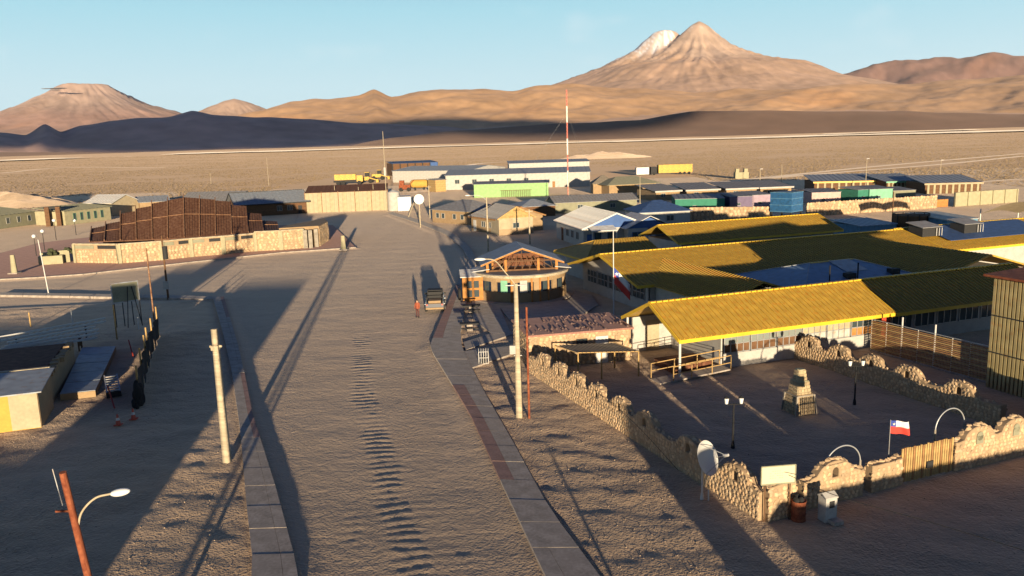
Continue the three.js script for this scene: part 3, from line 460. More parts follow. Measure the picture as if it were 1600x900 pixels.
// dish
{
  const p = G(1097, 780), t = thing('satellite_dish', 'white satellite dish on a mast outside the stone wall', 'dish', p), c = V(.05, 1.95, .05);
  mb().cyl(V(0, 0, 0), V(0, 1.9, 0), .05).cyl(V(0, 0, 0), V(0, .3, 0), .1, .06).build('mast', M.whitePaint, t);
  const pts = []; for (let i = 0; i <= 10; i++) { const r = .78 * i / 10; pts.push(new THREE.Vector2(r, r * r * .34)); } const pts2 = pts.map(q => new THREE.Vector2(q.x, q.y - .02)).reverse(); const dir = V(.68, .36, .62).normalize();
  mb().geo(new THREE.LatheGeometry([...pts, ...pts2], 28), new THREE.Matrix4().compose(c, new THREE.Quaternion().setFromUnitVectors(V(0, 1, 0), dir), V(1, 1, 1))).build('reflector', M.whitePaint, t);
  const f = c.clone().addScaledVector(dir, 1.15), b = mb(); const e1 = V(0, 0, 1).cross(dir).normalize(), e2 = dir.clone().cross(e1); for (const [a, q] of [[.74, 0], [-.4, .6], [-.4, -.6]]) b.cyl(c.clone().addScaledVector(e1, a).addScaledVector(e2, q).addScaledVector(dir, .18), f, .015); b.build('feed_arm', M.galv, t); mb().cyl(f.clone().addScaledVector(dir, -.14), f.clone().addScaledVector(dir, .1), .09, .06).build('feed_horn', M.whitePaint, t);
}
one('pipe_stub', 'short white pipe standing beside the dish mast', 'pipe', mb().cyl(V(...G(1107, 782).toArray()), V(...G(1107, 782).toArray()).add(V(0, .5, 0)), .035), M.whitePaint);
// signboard, barrel, meter box
{
  const a = G(1190, 815), b = G(1228, 820), h = HT(1190, 815, 1190, 728), t = thing('signboard', 'pale weathered signboard on two thin legs by courtyard corner', 'sign', a), w = 1.45, ry = CT.a * .3; t.rotation.y = ry;
  for (const x of [.1, 1.2]) mb().cyl(V(x, 0, 0), V(x, h - .1, 0), .03).build('leg', M.darkwood, t);
  const cv = document.createElement('canvas'); cv.width = 256; cv.height = 128; const cx = cv.getContext('2d'); cx.fillStyle = '#b9b296'; cx.fillRect(0, 0, 256, 128); cx.fillStyle = 'rgba(120,80,60,.35)'; for (let j = 0; j < 4; j++) for (let i = 0; i < 6; i++) if ((i * 7 + j * 3) % 5) cx.fillRect(62 + i * 18, 34 + j * 17, 12, 4);
  const tx = new THREE.CanvasTexture(cv); tx.colorSpace = THREE.SRGBColorSpace; const panel = new THREE.Mesh(new THREE.BoxGeometry(w, .76, .05), new THREE.MeshStandardMaterial({ map: tx, roughness: .8 })); panel.name = 'panel'; panel.position.set(.64, h - .4, .05); t.add(panel);
  const f = mb(); for (const y of [h - .8, h - .01]) f.box(.64, y, .05, w + .06, .05, .08); for (const x of [-.1, 1.38]) f.box(x, h - .4, .05, .05, .76, .08); f.build('frame', M.greenGrey, t);
}
{ const p = G(1247, 812), t = thing('oil_barrel', 'rusty oil barrel filled with black rubbish beside signboard', 'barrel', p); mb().cyl(V(0, 0, 0), V(0, .88, 0), .3, .3, 18).build('drum', M.redRust, t); for (const y of [.02, .3, .6, .87]) mb().geo(new THREE.TorusGeometry(.302, .018, 6, 20), new THREE.Matrix4().makeRotationX(Math.PI / 2).setPosition(0, y, 0)).build('hoop', M.redRust, t); const m = mb(); for (let i = 0; i < 9; i++) m.geo(new THREE.IcosahedronGeometry(.12, 1), new THREE.Matrix4().makeTranslation(rr(-.17, .17), .9 + rr(-.02, .1), rr(-.17, .17))); m.build('rubbish', M.black, t); }
{ const p = G(1292, 812), t = thing('meter_box', 'small white concrete meter box with dark hatch by barrel', 'box', p, .35); mb().box(0, .55, 0, .58, 1.1, .46).build('body', M.white, t); mb().plate([V(-.32, 1.1, .26), V(.32, 1.1, .26), V(.32, 1.26, 0), V(-.32, 1.26, 0)], .06).plate([V(-.32, 1.26, 0), V(.32, 1.26, 0), V(.32, 1.1, -.26), V(-.32, 1.1, -.26)], .06).build('cap', M.white, t); mb().box(.02, .78, .235, .26, .3, .02).build('hatch', M.dark, t); mb().box(.1, .08, .4, .5, .16, .4).build('footing', M.conc, t); }
// flag cloth
function flag(parent, L, Hh, droop, material = M.cloth) {
  const nx = 18, ny = 12, g = new THREE.PlaneGeometry(L, Hh, nx, ny), p = g.attributes.position, c = []; for (let i = 0; i < p.count; i++) { const u = p.getX(i) / L + .5, v = p.getY(i) / Hh + .5; p.setXYZ(i, u * L * Math.cos(droop), (v - .5) * Hh - u * L * Math.sin(droop), .12 * u * Math.sin(u * 8 + v * 2)); c.push(...(v > .5 ? (u < .33 ? [.03, .06, .3] : [.75, .74, .72]) : [.6, .05, .035])); }
  g.setAttribute('color', new THREE.Float32BufferAttribute(c, 3)); g.computeVertexNormals(); const o = new THREE.Mesh(g, material); o.name = 'flag_cloth'; parent.add(o);
  const s = new THREE.Shape(); for (let i = 0; i < 10; i++) { const a = Math.PI / 2 + i * Math.PI / 5, r = (i % 2 ? .05 : .13) * Hh; s[i ? 'lineTo' : 'moveTo'](Math.cos(a) * r, Math.sin(a) * r); } const st = new THREE.Mesh(new THREE.ExtrudeGeometry(s, { depth: .012, bevelEnabled: false }), M.whitePaint); st.name = 'star'; st.position.set(.16 * L * Math.cos(droop), Hh * .25 - .16 * L * Math.sin(droop), .02); o.add(st); return o;
}
{ const p = G(1386, 752), h = HT(1386, 752, 1386, 655), t = thing('flagpole', 'short dark pole at picket gate flying tricolour flag', 'flag', p); mb().cyl(V(0, 0, 0), V(0, h, 0), .03, .02).build('pole', M.steel, t); const f = flag(t, .85, .62, .12); f.position.set(.02, h - .35, 0); }
{ const p = G(959, 492), h = HT(959, 492, 966, 362), t = thing('flagpole', 'tall white flagpole by the yellow roofs with drooping tricolour flag', 'flag', p); mb().cyl(V(0, 0, 0), V(0, h, 0), .07, .04).build('pole', M.whitePaint, t); mb().geo(new THREE.SphereGeometry(.07, 8, 6), new THREE.Matrix4().makeTranslation(0, h + .05, 0)).build('finial', M.whitePaint, t); const f = flag(t, 2.2, 1.5, .85); f.position.set(.05, h - 4.0, .05); }

// ------------------------------------------------------------------ slat fence and the tall clad building at right
{
  const a = G(1360, 548), b = G(1543, 599), L = a.distanceTo(b), ry = Math.atan2(-(b.z - a.z), b.x - a.x), t = thing('slat_fence', 'tall fence of horizontal wooden slats between white posts', 'fence', a, ry), n = 7;
  for (let i = 0; i <= n; i++) { const x = L * i / n, big = i === 2 || i === 4 || i === 7; mb().cyl(V(x, 0, 0), V(x, big ? 3.05 : 2.4, 0), big ? .06 : .035).build('post', M.whitePaint, t); }
  for (let i = 0; i < n; i++) for (let k = 0; k < 17; k++) { const o = mb().box(L * (i + .5) / n, .22 + k * .128, .05, L / n - .03, .085, .03).build('slat', (i + k * 2) % 3 ? M.wood : M.palewood, t); }
  mb().box(L / 2, 2.42, .05, L, .05, .05).build('top_rail', M.galv, t); mb().box(L / 2, .06, .05, L, .1, .08).build('bottom_rail', M.conc, t);
}
{
  const p = G(1541, 604), t = thing('clad_building', 'tall building clad in pale vertical metal strips at right edge', 'building', [p.x, 0, p.z], 20 * Math.PI / 180), W = 16, D = 11, H = HT(1541, 604, 1553, 432);
  mb().box(W / 2, H / 2, D / 2, W - .1, H, D - .1).build('wall', M.darkwood, t);
  for (let i = 0; i < 62; i++) mb().box(.1 + i * .255, H / 2 - .05, D + .03, .17, H - .1, .07).build('cladding_strip', M.clad, t);
  for (let i = 0; i < 40; i++) mb().box(-.03, H / 2 - .05, .1 + i * .27, .07, H - .1, .18).build('cladding_strip', M.clad, t);
  for (const y of [H * .33, H * .66]) mb().box(-.1, y, D / 2, .05, .07, D).build('girt', M.dark, t);
  mb().plate([V(-.5, H + .15, D + .6), V(W + .5, H + .9, D + .6), V(W + .5, H + .9, -.4), V(-.5, H + .15, -.4)], .14).build('roof', M.redRust, t); mb().box(.1, H + .02, D / 2, .1, .3, D - .2).build('eave_board', M.wood, t);
}

// ------------------------------------------------------------------ stone hut with pergola
{
  const t = thing('stone_hut', 'flat-roofed rubble stone hut with white door at courtyard corner', 'hut', [1.15, 0, -55.3], 12 * Math.PI / 180), W = 7.6, D = 5.2, H = 2.35;
  mb().box(W / 2, H / 2, -D / 2, W, H, D).build('wall', M.mortar, t); const m = mb(); stones(m, W, H, .34, .02, 1, null, 0, (x, y) => (x > 4.8 && x < 5.9 && y < 2.2) || (x > 3.4 && x < 4.3 && y > 1.2 && y < 2));
  const side = mb(); stones(side, D, H, .34, 0, 1); const sd = new THREE.Matrix4().makeRotationY(-Math.PI / 2).setPosition(-.02, 0, -D); tag(m.build('stonework', M.stone, t), null, null, null, 'stuff'); const so = tag(side.build('stonework', M.stone, t), null, null, null, 'stuff'); so.applyMatrix4(sd);
  mb().box(W / 2, H + .06, -D / 2, W + .35, .14, D + .35).build('roof', M.paveRed, t); const rub = mb(); for (let i = 0; i < 120; i++) { const k = rr(.6, 1.1); rub.geo(new THREE.IcosahedronGeometry(rr(.04, .11), 0), new THREE.Matrix4().makeTranslation(rr(0, W), H + .16, -rr(0, D)), [.2 * k, .13 * k, .12 * k]); } tag(rub.build('roof_rubble', M.stone, t), null, null, null, 'stuff');
  mb().box(W / 2, H + .05, .12, W + .3, .12, .1).build('roof_edge', M.pole, t); door(t, 5.35, .04, .95, 2.0, M.whitePaint); win(t, 3.85, 1.6, .04, .75, .55, 2, 1, M.dark);
}
{
  const p = G(868, 560), t = thing('pergola', 'sagging reed shade canopy on wooden posts before the stone hut', 'pergola', [2.9, 0, -54.4], 14 * Math.PI / 180), c = [V(0, 1.9, 0), V(4.2, 1.85, .6), V(5.0, 1.75, 3.0), V(.8, 1.95, 2.6)];
  for (const q of [...c, V(2.4, 1.8, 2.8)]) mb().cyl(V(q.x, 0, q.z), V(q.x, q.y + .05, q.z), .06, .05, 6).build('post', M.palewood, t);
  const g = new THREE.PlaneGeometry(1, 1, 14, 10), P = g.attributes.position; for (let i = 0; i < P.count; i++) { const u = P.getX(i) + .5, v = P.getY(i) + .5, q = c[0].clone().lerp(c[1], u).lerp(c[3].clone().lerp(c[2], u), v); P.setXYZ(i, q.x, q.y - .25 * Math.sin(u * Math.PI) * Math.sin(v * Math.PI) + .05 * noise.noise(u * 7, v * 7, 1), q.z); } g.computeVertexNormals(); const th = M.thatch.clone(); th.side = THREE.DoubleSide; const o = mb().geo(g).build('shade_mat', th, t);
  const poles = mb(); for (let i = 0; i < 16; i++) { const u = i / 15; poles.cyl(c[0].clone().lerp(c[1], u).add(V(0, .04, 0)), c[3].clone().lerp(c[2], u).add(V(0, .02, .1)), .02, .02, 5); } poles.build('reeds', M.thatch, t); mb().cyl(c[0], c[3], .04).cyl(c[1], c[2], .04).cyl(c[3], c[2], .04).build('frame', M.palewood, t);
}

// ------------------------------------------------------------------ rotunda
{
  const p = G(818, 470), t = thing('round_hall', 'round timber information hall with trussed gable under a grey roof', 'building', [.9, 0, -83.6], 6 * Math.PI / 180);
  const ring = (name, r0, r1, y0, y1, a0, a1, m) => { const pts = [], n = 26; for (let i = 0; i <= n; i++) { const a = lerp(a0, a1, i / n); pts.push([Math.sin(a) * r1, Math.cos(a) * r1]); } for (let i = n; i >= 0; i--) { const a = lerp(a0, a1, i / n); pts.push([Math.sin(a) * r0, Math.cos(a) * r0]); } const g = mb(), s = new THREE.Shape(pts.map(q => new THREE.Vector2(q[0], -q[1]))); g.geo(new THREE.ExtrudeGeometry(s, { depth: y1 - y0, bevelEnabled: false }), new THREE.Matrix4().makeRotationX(-Math.PI / 2).setPosition(0, y0, 0)); return g.build(name, m, t); };
  ring('wall', 4.6, 4.85, 0, 1.1, -1.7, 1.7, M.adobe); ring('wall', 4.6, 4.82, 2.15, 2.6, -1.7, 1.7, M.adobe); ring('parapet', 4.1, 5.15, 2.6, 2.85, -1.75, 1.75, M.pole); mb().cyl(V(0, 2.86, 0), V(0, 2.9, 0), 5, 5, 40).build('roof', M.greyRoof, t); mb().cyl(V(0, .02, 0), V(0, .12, 0), 5.6, 5.6, 40).build('floor', M.conc, t);
  for (let i = 0; i < 15; i++) { const a = -1.65 + i * .235; if (i % 2 === 0) mb().box(Math.sin(a) * 4.72, 1.62, Math.cos(a) * 4.72, .62, 1.1, .2, a).build('wall_panel', M.adobe, t); else mb().box(Math.sin(a) * 4.68, 1.62, Math.cos(a) * 4.68, .7, 1.08, .05, a).build('pane', M.glass, t); }
  for (const a of [-.46, -.05]) mb().box(Math.sin(a) * 4.86, 1.75, Math.cos(a) * 4.86, .72, 1.2, .03, a).build('poster', a < -.2 ? M.mint : M.white, t); for (const a of [-.3, .12, .3, .5]) mb().bar(V(Math.sin(a) * 4.9, 0, Math.cos(a) * 4.9), V(Math.sin(a) * 4.9, 2.6, Math.cos(a) * 4.9), .16).build('post', M.orangeWood, t);
  // gabled lantern roof
  mb().box(-2.9, 3.3, 0, .2, .9, .2).build('post', M.orangeWood, t); for (const x of [-3.6, -1.7, 1.7, 3.6]) mb().box(x, 3.35, 1.9, .26, Math.abs(x) > 3 ? 1.0 : 1.55, .26).build('post', M.orangeWood, t);
  mb().plate([V(-4.3, 3.75, 2.5), V(0, 5.35, 2.5), V(0, 5.35, -3.4), V(-4.3, 3.75, -3.4)], .1).build('roof', M.blueGrey, t); mb().plate([V(0, 5.35, 2.5), V(4.3, 3.75, 2.5), V(4.3, 3.75, -3.4), V(0, 5.35, -3.4)], .1).build('roof', M.blueGrey, t);
  for (const s of [-1, 1]) mb().bar(V(s * 4.32, 3.64, 2.53), V(0, 5.24, 2.53), .05, .16).build('barge_board', M.orangeWood, t); { const m = mb(); m.box(0, 3.0, 1.9, 7.4, .16, .2); m.box(0, 3.9, 1.9, 7.4, .12, .14); for (let i = -4; i <= 4; i++) { m.bar(V(i * .8, 3.05, 1.9), V(i * .8 * .5, 4.1 + (4 - Math.abs(i)) * .22, 1.9), .06); m.bar(V(i * .8, 3.05, 1.85), V((i + .9) * .6, 4.2, 1.85), .05); } m.build('truss', M.darkwood, t); } mb().box(0, 3.6, -1.2, 5.4, 1.3, .1).build('back_wall', M.rust, t);
  for (const s of [-1, 1]) mb().plate([V(s * 3.4, 3.25, 2.2), V(s * 5.2, 2.95, 1.6), V(s * 5.2, 2.95, -1), V(s * 3.4, 3.25, -1)].slice()[s < 0 ? 'reverse' : 'slice'](), .06).build('side_roof', M.whiteRoof, t);
  // glazed porch at left
  { const g = new THREE.Group(); g.name = 'porch'; g.position.set(-5.2, 0, 2.6); t.add(g); mb().box(0, 1.3, -.9, 2.1, 2.6, 1.7).build('porch_wall', M.orangeWood, g); for (const x of [-.35, .38]) for (const y of [.85, 1.8]) mb().box(x, y, -.035, .5, .72, .03).build('pane', M.glass, g); mb().plate([V(-1.25, 2.62, .1), V(1.25, 2.62, .1), V(1.25, 3.1, -2), V(-1.25, 3.1, -2)], .06).build('porch_roof', M.whiteRoof, g); }
  mb().geo(new THREE.TorusGeometry(.5, .16, 8, 18), new THREE.Matrix4().makeRotationY(Math.PI / 2).setPosition(-6.55, .75, 2)).build('wall_tyre', M.tire, t);
}
// benches in the small garden
for (const [x, y, l] of [[737, 488, 'far'], [734, 517, 'near']]) { const p = G(x, y), t = thing('bench', l === 'far' ? 'dark picnic table in the dirt bed nearest the round hall' : 'dark picnic table in the dirt bed beside the pavement', 'table', p, .1); mb().box(0, .68, 0, 1.7, .1, .8).build('top', M.dark, t); mb().box(0, .33, 0, .5, .64, .4).build('leg', M.conc, t); for (const z of [-.75, .75]) mb().box(0, .4, z, 1.5, .06, .26).build('seat', M.dark, t); }
// cage on the slab
{ const p = G(756, 568), t = thing('wire_cage', 'small white wire bin cage on the concrete slab', 'cage', p), m = mb(); for (let i = 0; i <= 4; i++) { m.bar(V(-.35 + i * .175, .05, .25), V(-.35 + i * .175, .95, .25), .025); m.bar(V(-.35 + i * .175, .95, .25), V(-.35 + i * .175, 1.15, 0), .025); m.bar(V(-.35 + i * .175, 1.15, 0), V(-.35 + i * .175, .05, -.25), .025); } for (const y of [.05, .5, .95]) m.bar(V(-.35, y, .25), V(.35, y, .25), .03); m.build('wire_frame', M.whitePaint, t); mb().box(0, .3, 0, .4, .45, .3).build('bin', M.dark, t); }

// ------------------------------------------------------------------ poles
function pole(name, label, cat, b, tp, r0, r1, material, extra, square) {
  const p = G(...b), h = HT(...b, ...tp), t = thing(name, label, cat, p); const m = mb();
  if (square) m.geo(new THREE.CylinderGeometry(r1 * 1.414, r0 * 1.414, h, 4), new THREE.Matrix4().makeRotationY(.5).setPosition(0, h / 2, 0)); else m.cyl(V(0, -.1, 0), V(0, h, 0), r0, r1, 10); m.build('post', material, t); if (extra) extra(t, h); return t;
}
const lampArm = (s, L, y) => (t, h) => { mb().tube([V(0, h + y, 0), V(s * L * .35, h + y + .7, .1), V(s * L, h + y + .85, .2)], .035).build('arm', M.galv, t); mb().geo(new THREE.SphereGeometry(1, 12, 8), new THREE.Matrix4().compose(V(s * (L + .3), h + y + .83, .22), new THREE.Quaternion(), V(.38, .1, .15))).build('lamp_head', M.lampGlass, t); };
pole('utility_pole', 'tall pale concrete pole with street lamp beside the stone wall', 'pole', [812, 652], [814, 443], .17, .1, M.pole, (t, h) => { mb().tube([V(0, h - .1, 0), V(-.6, h + .7, .05), V(-1.2, h + 1.4, .1), V(-1.8, h + 1.5, .1)], .035).build('arm', M.pole, t); mb().geo(new THREE.SphereGeometry(1, 12, 8), new THREE.Matrix4().compose(V(-2.0, h + 1.48, .1), new THREE.Quaternion(), V(.34, .09, .14))).build('lamp_head', M.lampGlass, t); mb().box(-.3, h * .52, .1, .34, .5, .28).build('junction_box', M.white, t); mb().cyl(V(-.22, h * .47, 0), V(.22, h * .47, 0), .05).build('clamp', M.steel, t); mb().cyl(V(-.6, h - .1, 0), V(.6, h - .1, 0), .04).build('crossarm', M.galv, t); }, true);
pole('red_pipe_pole', 'thin rust red pipe pole right of the concrete pole', 'pole', [827, 653], [822, 480], .07, .06, M.redRust);
pole('utility_pole', 'cream square pole with clamp on the left dirt verge', 'pole', [355, 722], [335, 514], .16, .12, M.pole, (t, h) => { mb().box(0, h - .9, 0, .62, .1, .1).build('clamp', M.pole, t); mb().box(0, h - .95, .06, .36, .24, .36).build('band', M.pole, t); }, true);
{ // rusty lamp post, its foot below the frame
  const a = G(194, 1130), top = ray(98, 738), q = 22.6 / Math.hypot(top.x, top.z), b = V(top.x * q, EYE + top.y * q, top.z * q), t = thing('street_lamp', 'rusty steel pole with curved arm and white street lamp, lower left', 'lamp', a), e = b.clone().sub(a), at = k => e.clone().multiplyScalar(k);
  mb().cyl(V(0, -.1, 0), e, .11, .09, 10).build('post', M.redRust, t); const s = at(.78); mb().tube([s, s.clone().add(V(.18, .55, 0)), s.clone().add(V(.6, .95, 0)), s.clone().add(V(1.0, 1.05, 0))], .03).build('arm', M.pole, t);
  mb().geo(new THREE.SphereGeometry(1, 14, 10), new THREE.Matrix4().compose(s.clone().add(V(1.25, 1.08, 0)), new THREE.Quaternion().setFromEuler(new THREE.Euler(0, 0, .15)), V(.27, .1, .12))).build('lamp_head', M.lampGlass, t); const c = at(.86); mb().box(c.x - .18, c.y, c.z, .5, .05, .05).build('crossarm', M.redRust, t); const d = at(.92); mb().cyl(d.clone().add(V(-.12, -.25, .1)), d.clone().add(V(-.25, .75, .1)), .015).build('antenna', M.galv, t);
}
pole('lamp_post', 'slim white leaning post at the left of the cross street', 'pole', [76, 459], [64, 374], .07, .05, M.whitePaint, (t) => { t.rotation.z = .06; });
pole('utility_pole', 'dark pole with transformer before the stone market wall', 'pole', [263, 467], [251, 368], .12, .09, M.darkwood, (t, h) => { mb().cyl(V(.25, h - 2.6, .1), V(.25, h - 1.2, .1), .28).build('transformer', M.dark, t); mb().box(0, h - .5, 0, 1.6, .1, .1).build('crossarm', M.darkwood, t); mb().box(-.05, h * .22, .12, .6, .9, .06).build('notice', M.white, t); });
pole('utility_pole', 'thin brown pole beside the signboard frame', 'pole', [241, 500], [227, 388], .08, .06, M.brownBar);
for (const [b, tp, l] of [[[763, 392], [760, 308], 'grey lamp pole at the left corner of the round hall roof'], [[828, 381], [826, 327], 'cream pole behind the round hall by tan gable house'], [[657, 355], [654, 308], 'cream pole with round white disc beside the depot gate'], [[672, 340], [668, 290], 'slim pole standing left of the row of grey houses']])
  pole('utility_pole', l, 'pole', b, tp, .14, .1, M.pole, (t, h) => { if (l.includes('disc')) mb().cyl(V(0, h - .4, .1), V(0, h - .4, .3), 1.0, 1.0, 20).build('disc', M.whitePaint, t); else if (l.startsWith('grey')) lampArm(-1, 2.5, -.5)(t, h); else mb().box(0, h - .3, 0, 1.2, .1, .1).build('crossarm', M.pole, t); });
[[[889, 318], [888, 268], 'thin pole beside the foot of the mast'], [[1000, 325], [998, 276], 'white pole by grey roofs left of the blue house'], [[1187, 300], [1187, 264], 'street lamp post rising behind the third grey roofed house'], [[1221, 285], [1221, 257], 'short pole by the far track'], [[1352, 300], [1354, 248], 'lamp post behind the mint green wall'], [[1468, 290], [1474, 250], 'leaning pole far right near the track'], [[420, 290], [416, 246], 'lone pole on the plain behind the market hall'], [[330, 288], [329, 270], 'short far post behind the market hall'], [[605, 330], [601, 205], 'tall thin mast behind the cream fence'], [[1393, 362], [1394, 300], 'thin dark pole in front of the mint wall'], [[585, 328], [585, 288], 'fence pole at right of cream fence'], [[525, 330], [524, 290], 'fence pole left of cream fence middle'], [[562, 329], [562, 292], 'fence pole at middle of cream fence']]
  .forEach(([b, tp, l]) => pole('pole', l, 'pole', b, tp, .1, .06, l.includes('dark') ? M.darkwood : M.pole, (t, h) => { if (/lamp|leaning/.test(l)) mb().box(.3, h, 0, .8, .1, .2).build('lamp_head', M.whitePaint, t); if (l.includes('tall thin mast')) mb().box(0, h * .5, 0, .5, 2, .5).build('antenna_box', M.white, t); }));
{ // red and white lattice mast
  const p = G(888, 316), h = HT(888, 316, 888, 140), t = thing('radio_mast', 'tall red and white lattice radio mast', 'mast', p), n = 7; for (let k = 0; k < n; k++) { const m = mb(), y0 = h * k / n, y1 = h * (k + 1) / n, r = .15; for (let i = 0; i < 3; i++) { const a = i * 2.094, b = a + 2.094; m.bar(V(Math.sin(a) * r, y0, Math.cos(a) * r), V(Math.sin(a) * r, y1, Math.cos(a) * r), .07); for (let q = 0; q < 5; q++) { const ya = lerp(y0, y1, q / 5), yb = lerp(y0, y1, (q + 1) / 5); m.bar(V(Math.sin(a) * r, ya, Math.cos(a) * r), V(Math.sin(b) * r, yb, Math.cos(b) * r), .05); } } m.build('mast_section', k % 2 ? M.whitePaint : M.redPaint, t); }
  for (let i = 0; i < 3; i++) mb().cyl(V(0, h * .8, 0), V(Math.sin(i * 2.09 + .5) * 16, 0, Math.cos(i * 2.09 + .5) * 16), .015, .015, 4).build('guy_wire', M.steel, t);
}
one('overhead_cable', 'black cable sagging across the shaded lower right ground', 'cable', mb().tube([G(1232, 742, 2.2), G(1300, 772, 2.1), G(1450, 815, 2.2), G(1640, 872, 2.6)], .014, 30), M.black);
one('overhead_cable', 'thin cable running along the face of the long stone wall', 'cable', mb().tube([G(838, 525, 1.9), G(905, 590, 1.55), G(985, 655, 1.5), G(1060, 735, 1.4)], .012, 30), M.black);

// ------------------------------------------------------------------ left lot: shed, platform, trusses, black fence
{
  const ry = 68 * Math.PI / 180 - Math.PI / 2, a = G(65, 668), t = thing('yellow_shed', 'ochre walled shed with blue-grey and rusty flat roof sections', 'shed', [a.x, 0, a.z], 20 * Math.PI / 180), H = 2.25;
  mb().box(-5, H / 2, -2, 10, H, 4).build('wall', M.ochre, t); mb().box(-.75, H / 2, .03, 1.5, H - .1, .05).build('wall_panel', M.cream, t); mb().box(.0, H / 2, -2, .06, H - .02, 3.96).build('wall_panel', M.adobe, t); mb().plate([V(-10.2, H + .05, .3), V(.3, H + .05, .3), V(.3, H + .35, -4.2), V(-10.2, H + .35, -4.2)], .07).build('roof', M.blueGrey, t);
  mb().box(-5, H * .42, -9.4, 9.6, H * .84, 10.4).build('wall', M.adobe, t); mb().box(-5.2, H * .84 + .06, -9.6, 9, .1, 9.4).build('roof', M.rust, t); const m = mb(); for (let i = 0; i < 26; i++) m.box(-.2 + rr(-.2, .1), H * .84 + rr(.05, .2), -4.6 - i * .38, .4, .3, .34, rr(-.3, .3)); m.build('parapet', M.adobe, t); mb().box(-5, H + .25, -4.5, 10, .25, .3).build('parapet', M.pole, t);
}
{ const P = gp([[95, 626], [150, 620], [182, 549], [130, 551]]), t = thing('low_platform', 'low platform covered with blue-grey sheets beside the shed', 'platform'); mb().prism(P, 0, .42).build('base', M.adobe, t); const c = [P.reduce((s, p) => s + p[0], 0) / 4, P.reduce((s, p) => s + p[1], 0) / 4]; for (let k = 0; k < 5; k++) { const L = (i, j, f) => [lerp(P[i][0], P[j][0], f), lerp(P[i][1], P[j][1], f)]; const f0 = k / 5 + .004, f1 = (k + 1) / 5 - .004; mb().prism([L(0, 3, f0), L(1, 2, f0), L(1, 2, f1), L(0, 3, f1)], .425, .46 + .008 * (k % 2)).build('sheet', M.blueGrey, t); } }
[[0, 532, 165, 502, 'topmost long galvanised beam of the lattice pile'], [12, 541, 150, 515, 'second galvanised lattice beam of the pile'], [8, 547, 155, 520, 'third galvanised lattice beam of the pile'], [2, 551, 152, 527, 'nearest galvanised lattice beam lying by the shed']].forEach(([x0, y0, x1, y1, l], i) => {
  const a = G(x0, y0, .9 + .1 * (3 - i)), b = G(x1, y1, .9 + .1 * (3 - i)), t = thing('lattice_beam', l, 'beam'), d = V(0, .0, .32), u = V(0, .3, 0); for (const o of [V(0, 0, 0), d, u]) mb().bar(a.clone().add(o), b.clone().add(o), .12).build('chord', M.whitePaint, t); const m = mb(); for (let k = 0; k < 16; k++) { const p = a.clone().lerp(b, k / 16), q = a.clone().lerp(b, (k + 1) / 16); m.bar(p, q.clone().add(d), .04); m.bar(p.clone().add(d), q.clone().add(u), .04); } m.build('lacing', M.whitePaint, t); for (const k of [.15, .8]) { const p = a.clone().lerp(b, k); mb().bar(V(p.x, 0, p.z + .16), V(p.x, p.y, p.z + .16), .1).build('prop', M.darkwood, t); }
});
{ // black cloth fence on pale stakes
  const t = thing('shade_cloth_fence', 'black shade cloth fence on pale wooden stakes', 'fence'), L = [[248, 524, 471], [240, 545, 493], [233, 562, 509], [230, 576, 521], [224, 600, 536], [219, 632, 552]]; let prev = null;
  for (const [x, y, ty] of L) { const p = G(x, y), h = Math.min(2.6, HT(x, y, x, ty)); mb().bar(p, p.clone().add(V(0, h, 0)), .1).build('stake', M.palewood, t); if (prev) { const g = new THREE.PlaneGeometry(1, 1, 8, 6), P = g.attributes.position; for (let i = 0; i < P.count; i++) { const u = P.getX(i) + .5, v = P.getY(i) + .5, q = prev.p.clone().lerp(p, u); P.setXYZ(i, q.x + .1 * Math.sin(u * 9) + .05, v * lerp(prev.h, h, u) * .68, q.z + .12 * Math.sin(v * 5 + u * 4)); } g.computeVertexNormals(); const bm = M.black.clone(); bm.side = THREE.DoubleSide; mb().geo(g).build('cloth', bm, t); } prev = { p, h }; }
  const e = G(219, 634), m = mb(); for (let i = 0; i < 22; i++) m.geo(new THREE.IcosahedronGeometry(rr(.1, .22), 2), new THREE.Matrix4().makeScale(1, rr(1.2, 3), 1).setPosition(e.x + rr(-.2, .2), rr(.1, 1.3), e.z + rr(-.3, .5))); m.build('bunched_cloth', M.black, t);
}
[[48, 510, 48, 488, 'pale stake behind the beam pile, leftmost'], [114, 507, 114, 483, 'white stake behind the beam pile, middle'], [183, 530, 181, 476, 'pale tall stake between beam pile and signboard frame'], [217, 514, 212, 496, 'white stick leaning below the signboard frame']].forEach(([x, y, tx, ty, l]) => pole('stake', l, 'stake', [x, y], [tx, ty], .07, .06, l.includes('white') ? M.whitePaint : M.palewood));
[[208, 557, 197, 530, 'red stick leaning beside the platform far end'], [179, 638, 165, 606, 'red stick leaning near the ladder and cones']].forEach(([x, y, tx, ty, l]) => { const a = G(x, y), b = G(tx + 6, ty + 20); b.y = 1.0; one('red_stick', l, 'stick', mb().bar(a, b, .08), M.redPaint); });
[[209, 655, 'traffic cone nearest the end of black fence'], [185, 664, 'traffic cone left of its twin near the shed']].forEach(([x, y, l]) => { const p = G(x, y), t = thing('traffic_cone', l, 'cone', p); mb().box(0, .03, 0, .4, .06, .4).build('base', M.redPaint, t); mb().cyl(V(0, .06, 0), V(0, .68, 0), .15, .04, 12).build('body', M.redPaint, t); mb().cyl(V(0, .3, 0), V(0, .46, 0), .108, .08, 12).build('band', M.whitePaint, t); });
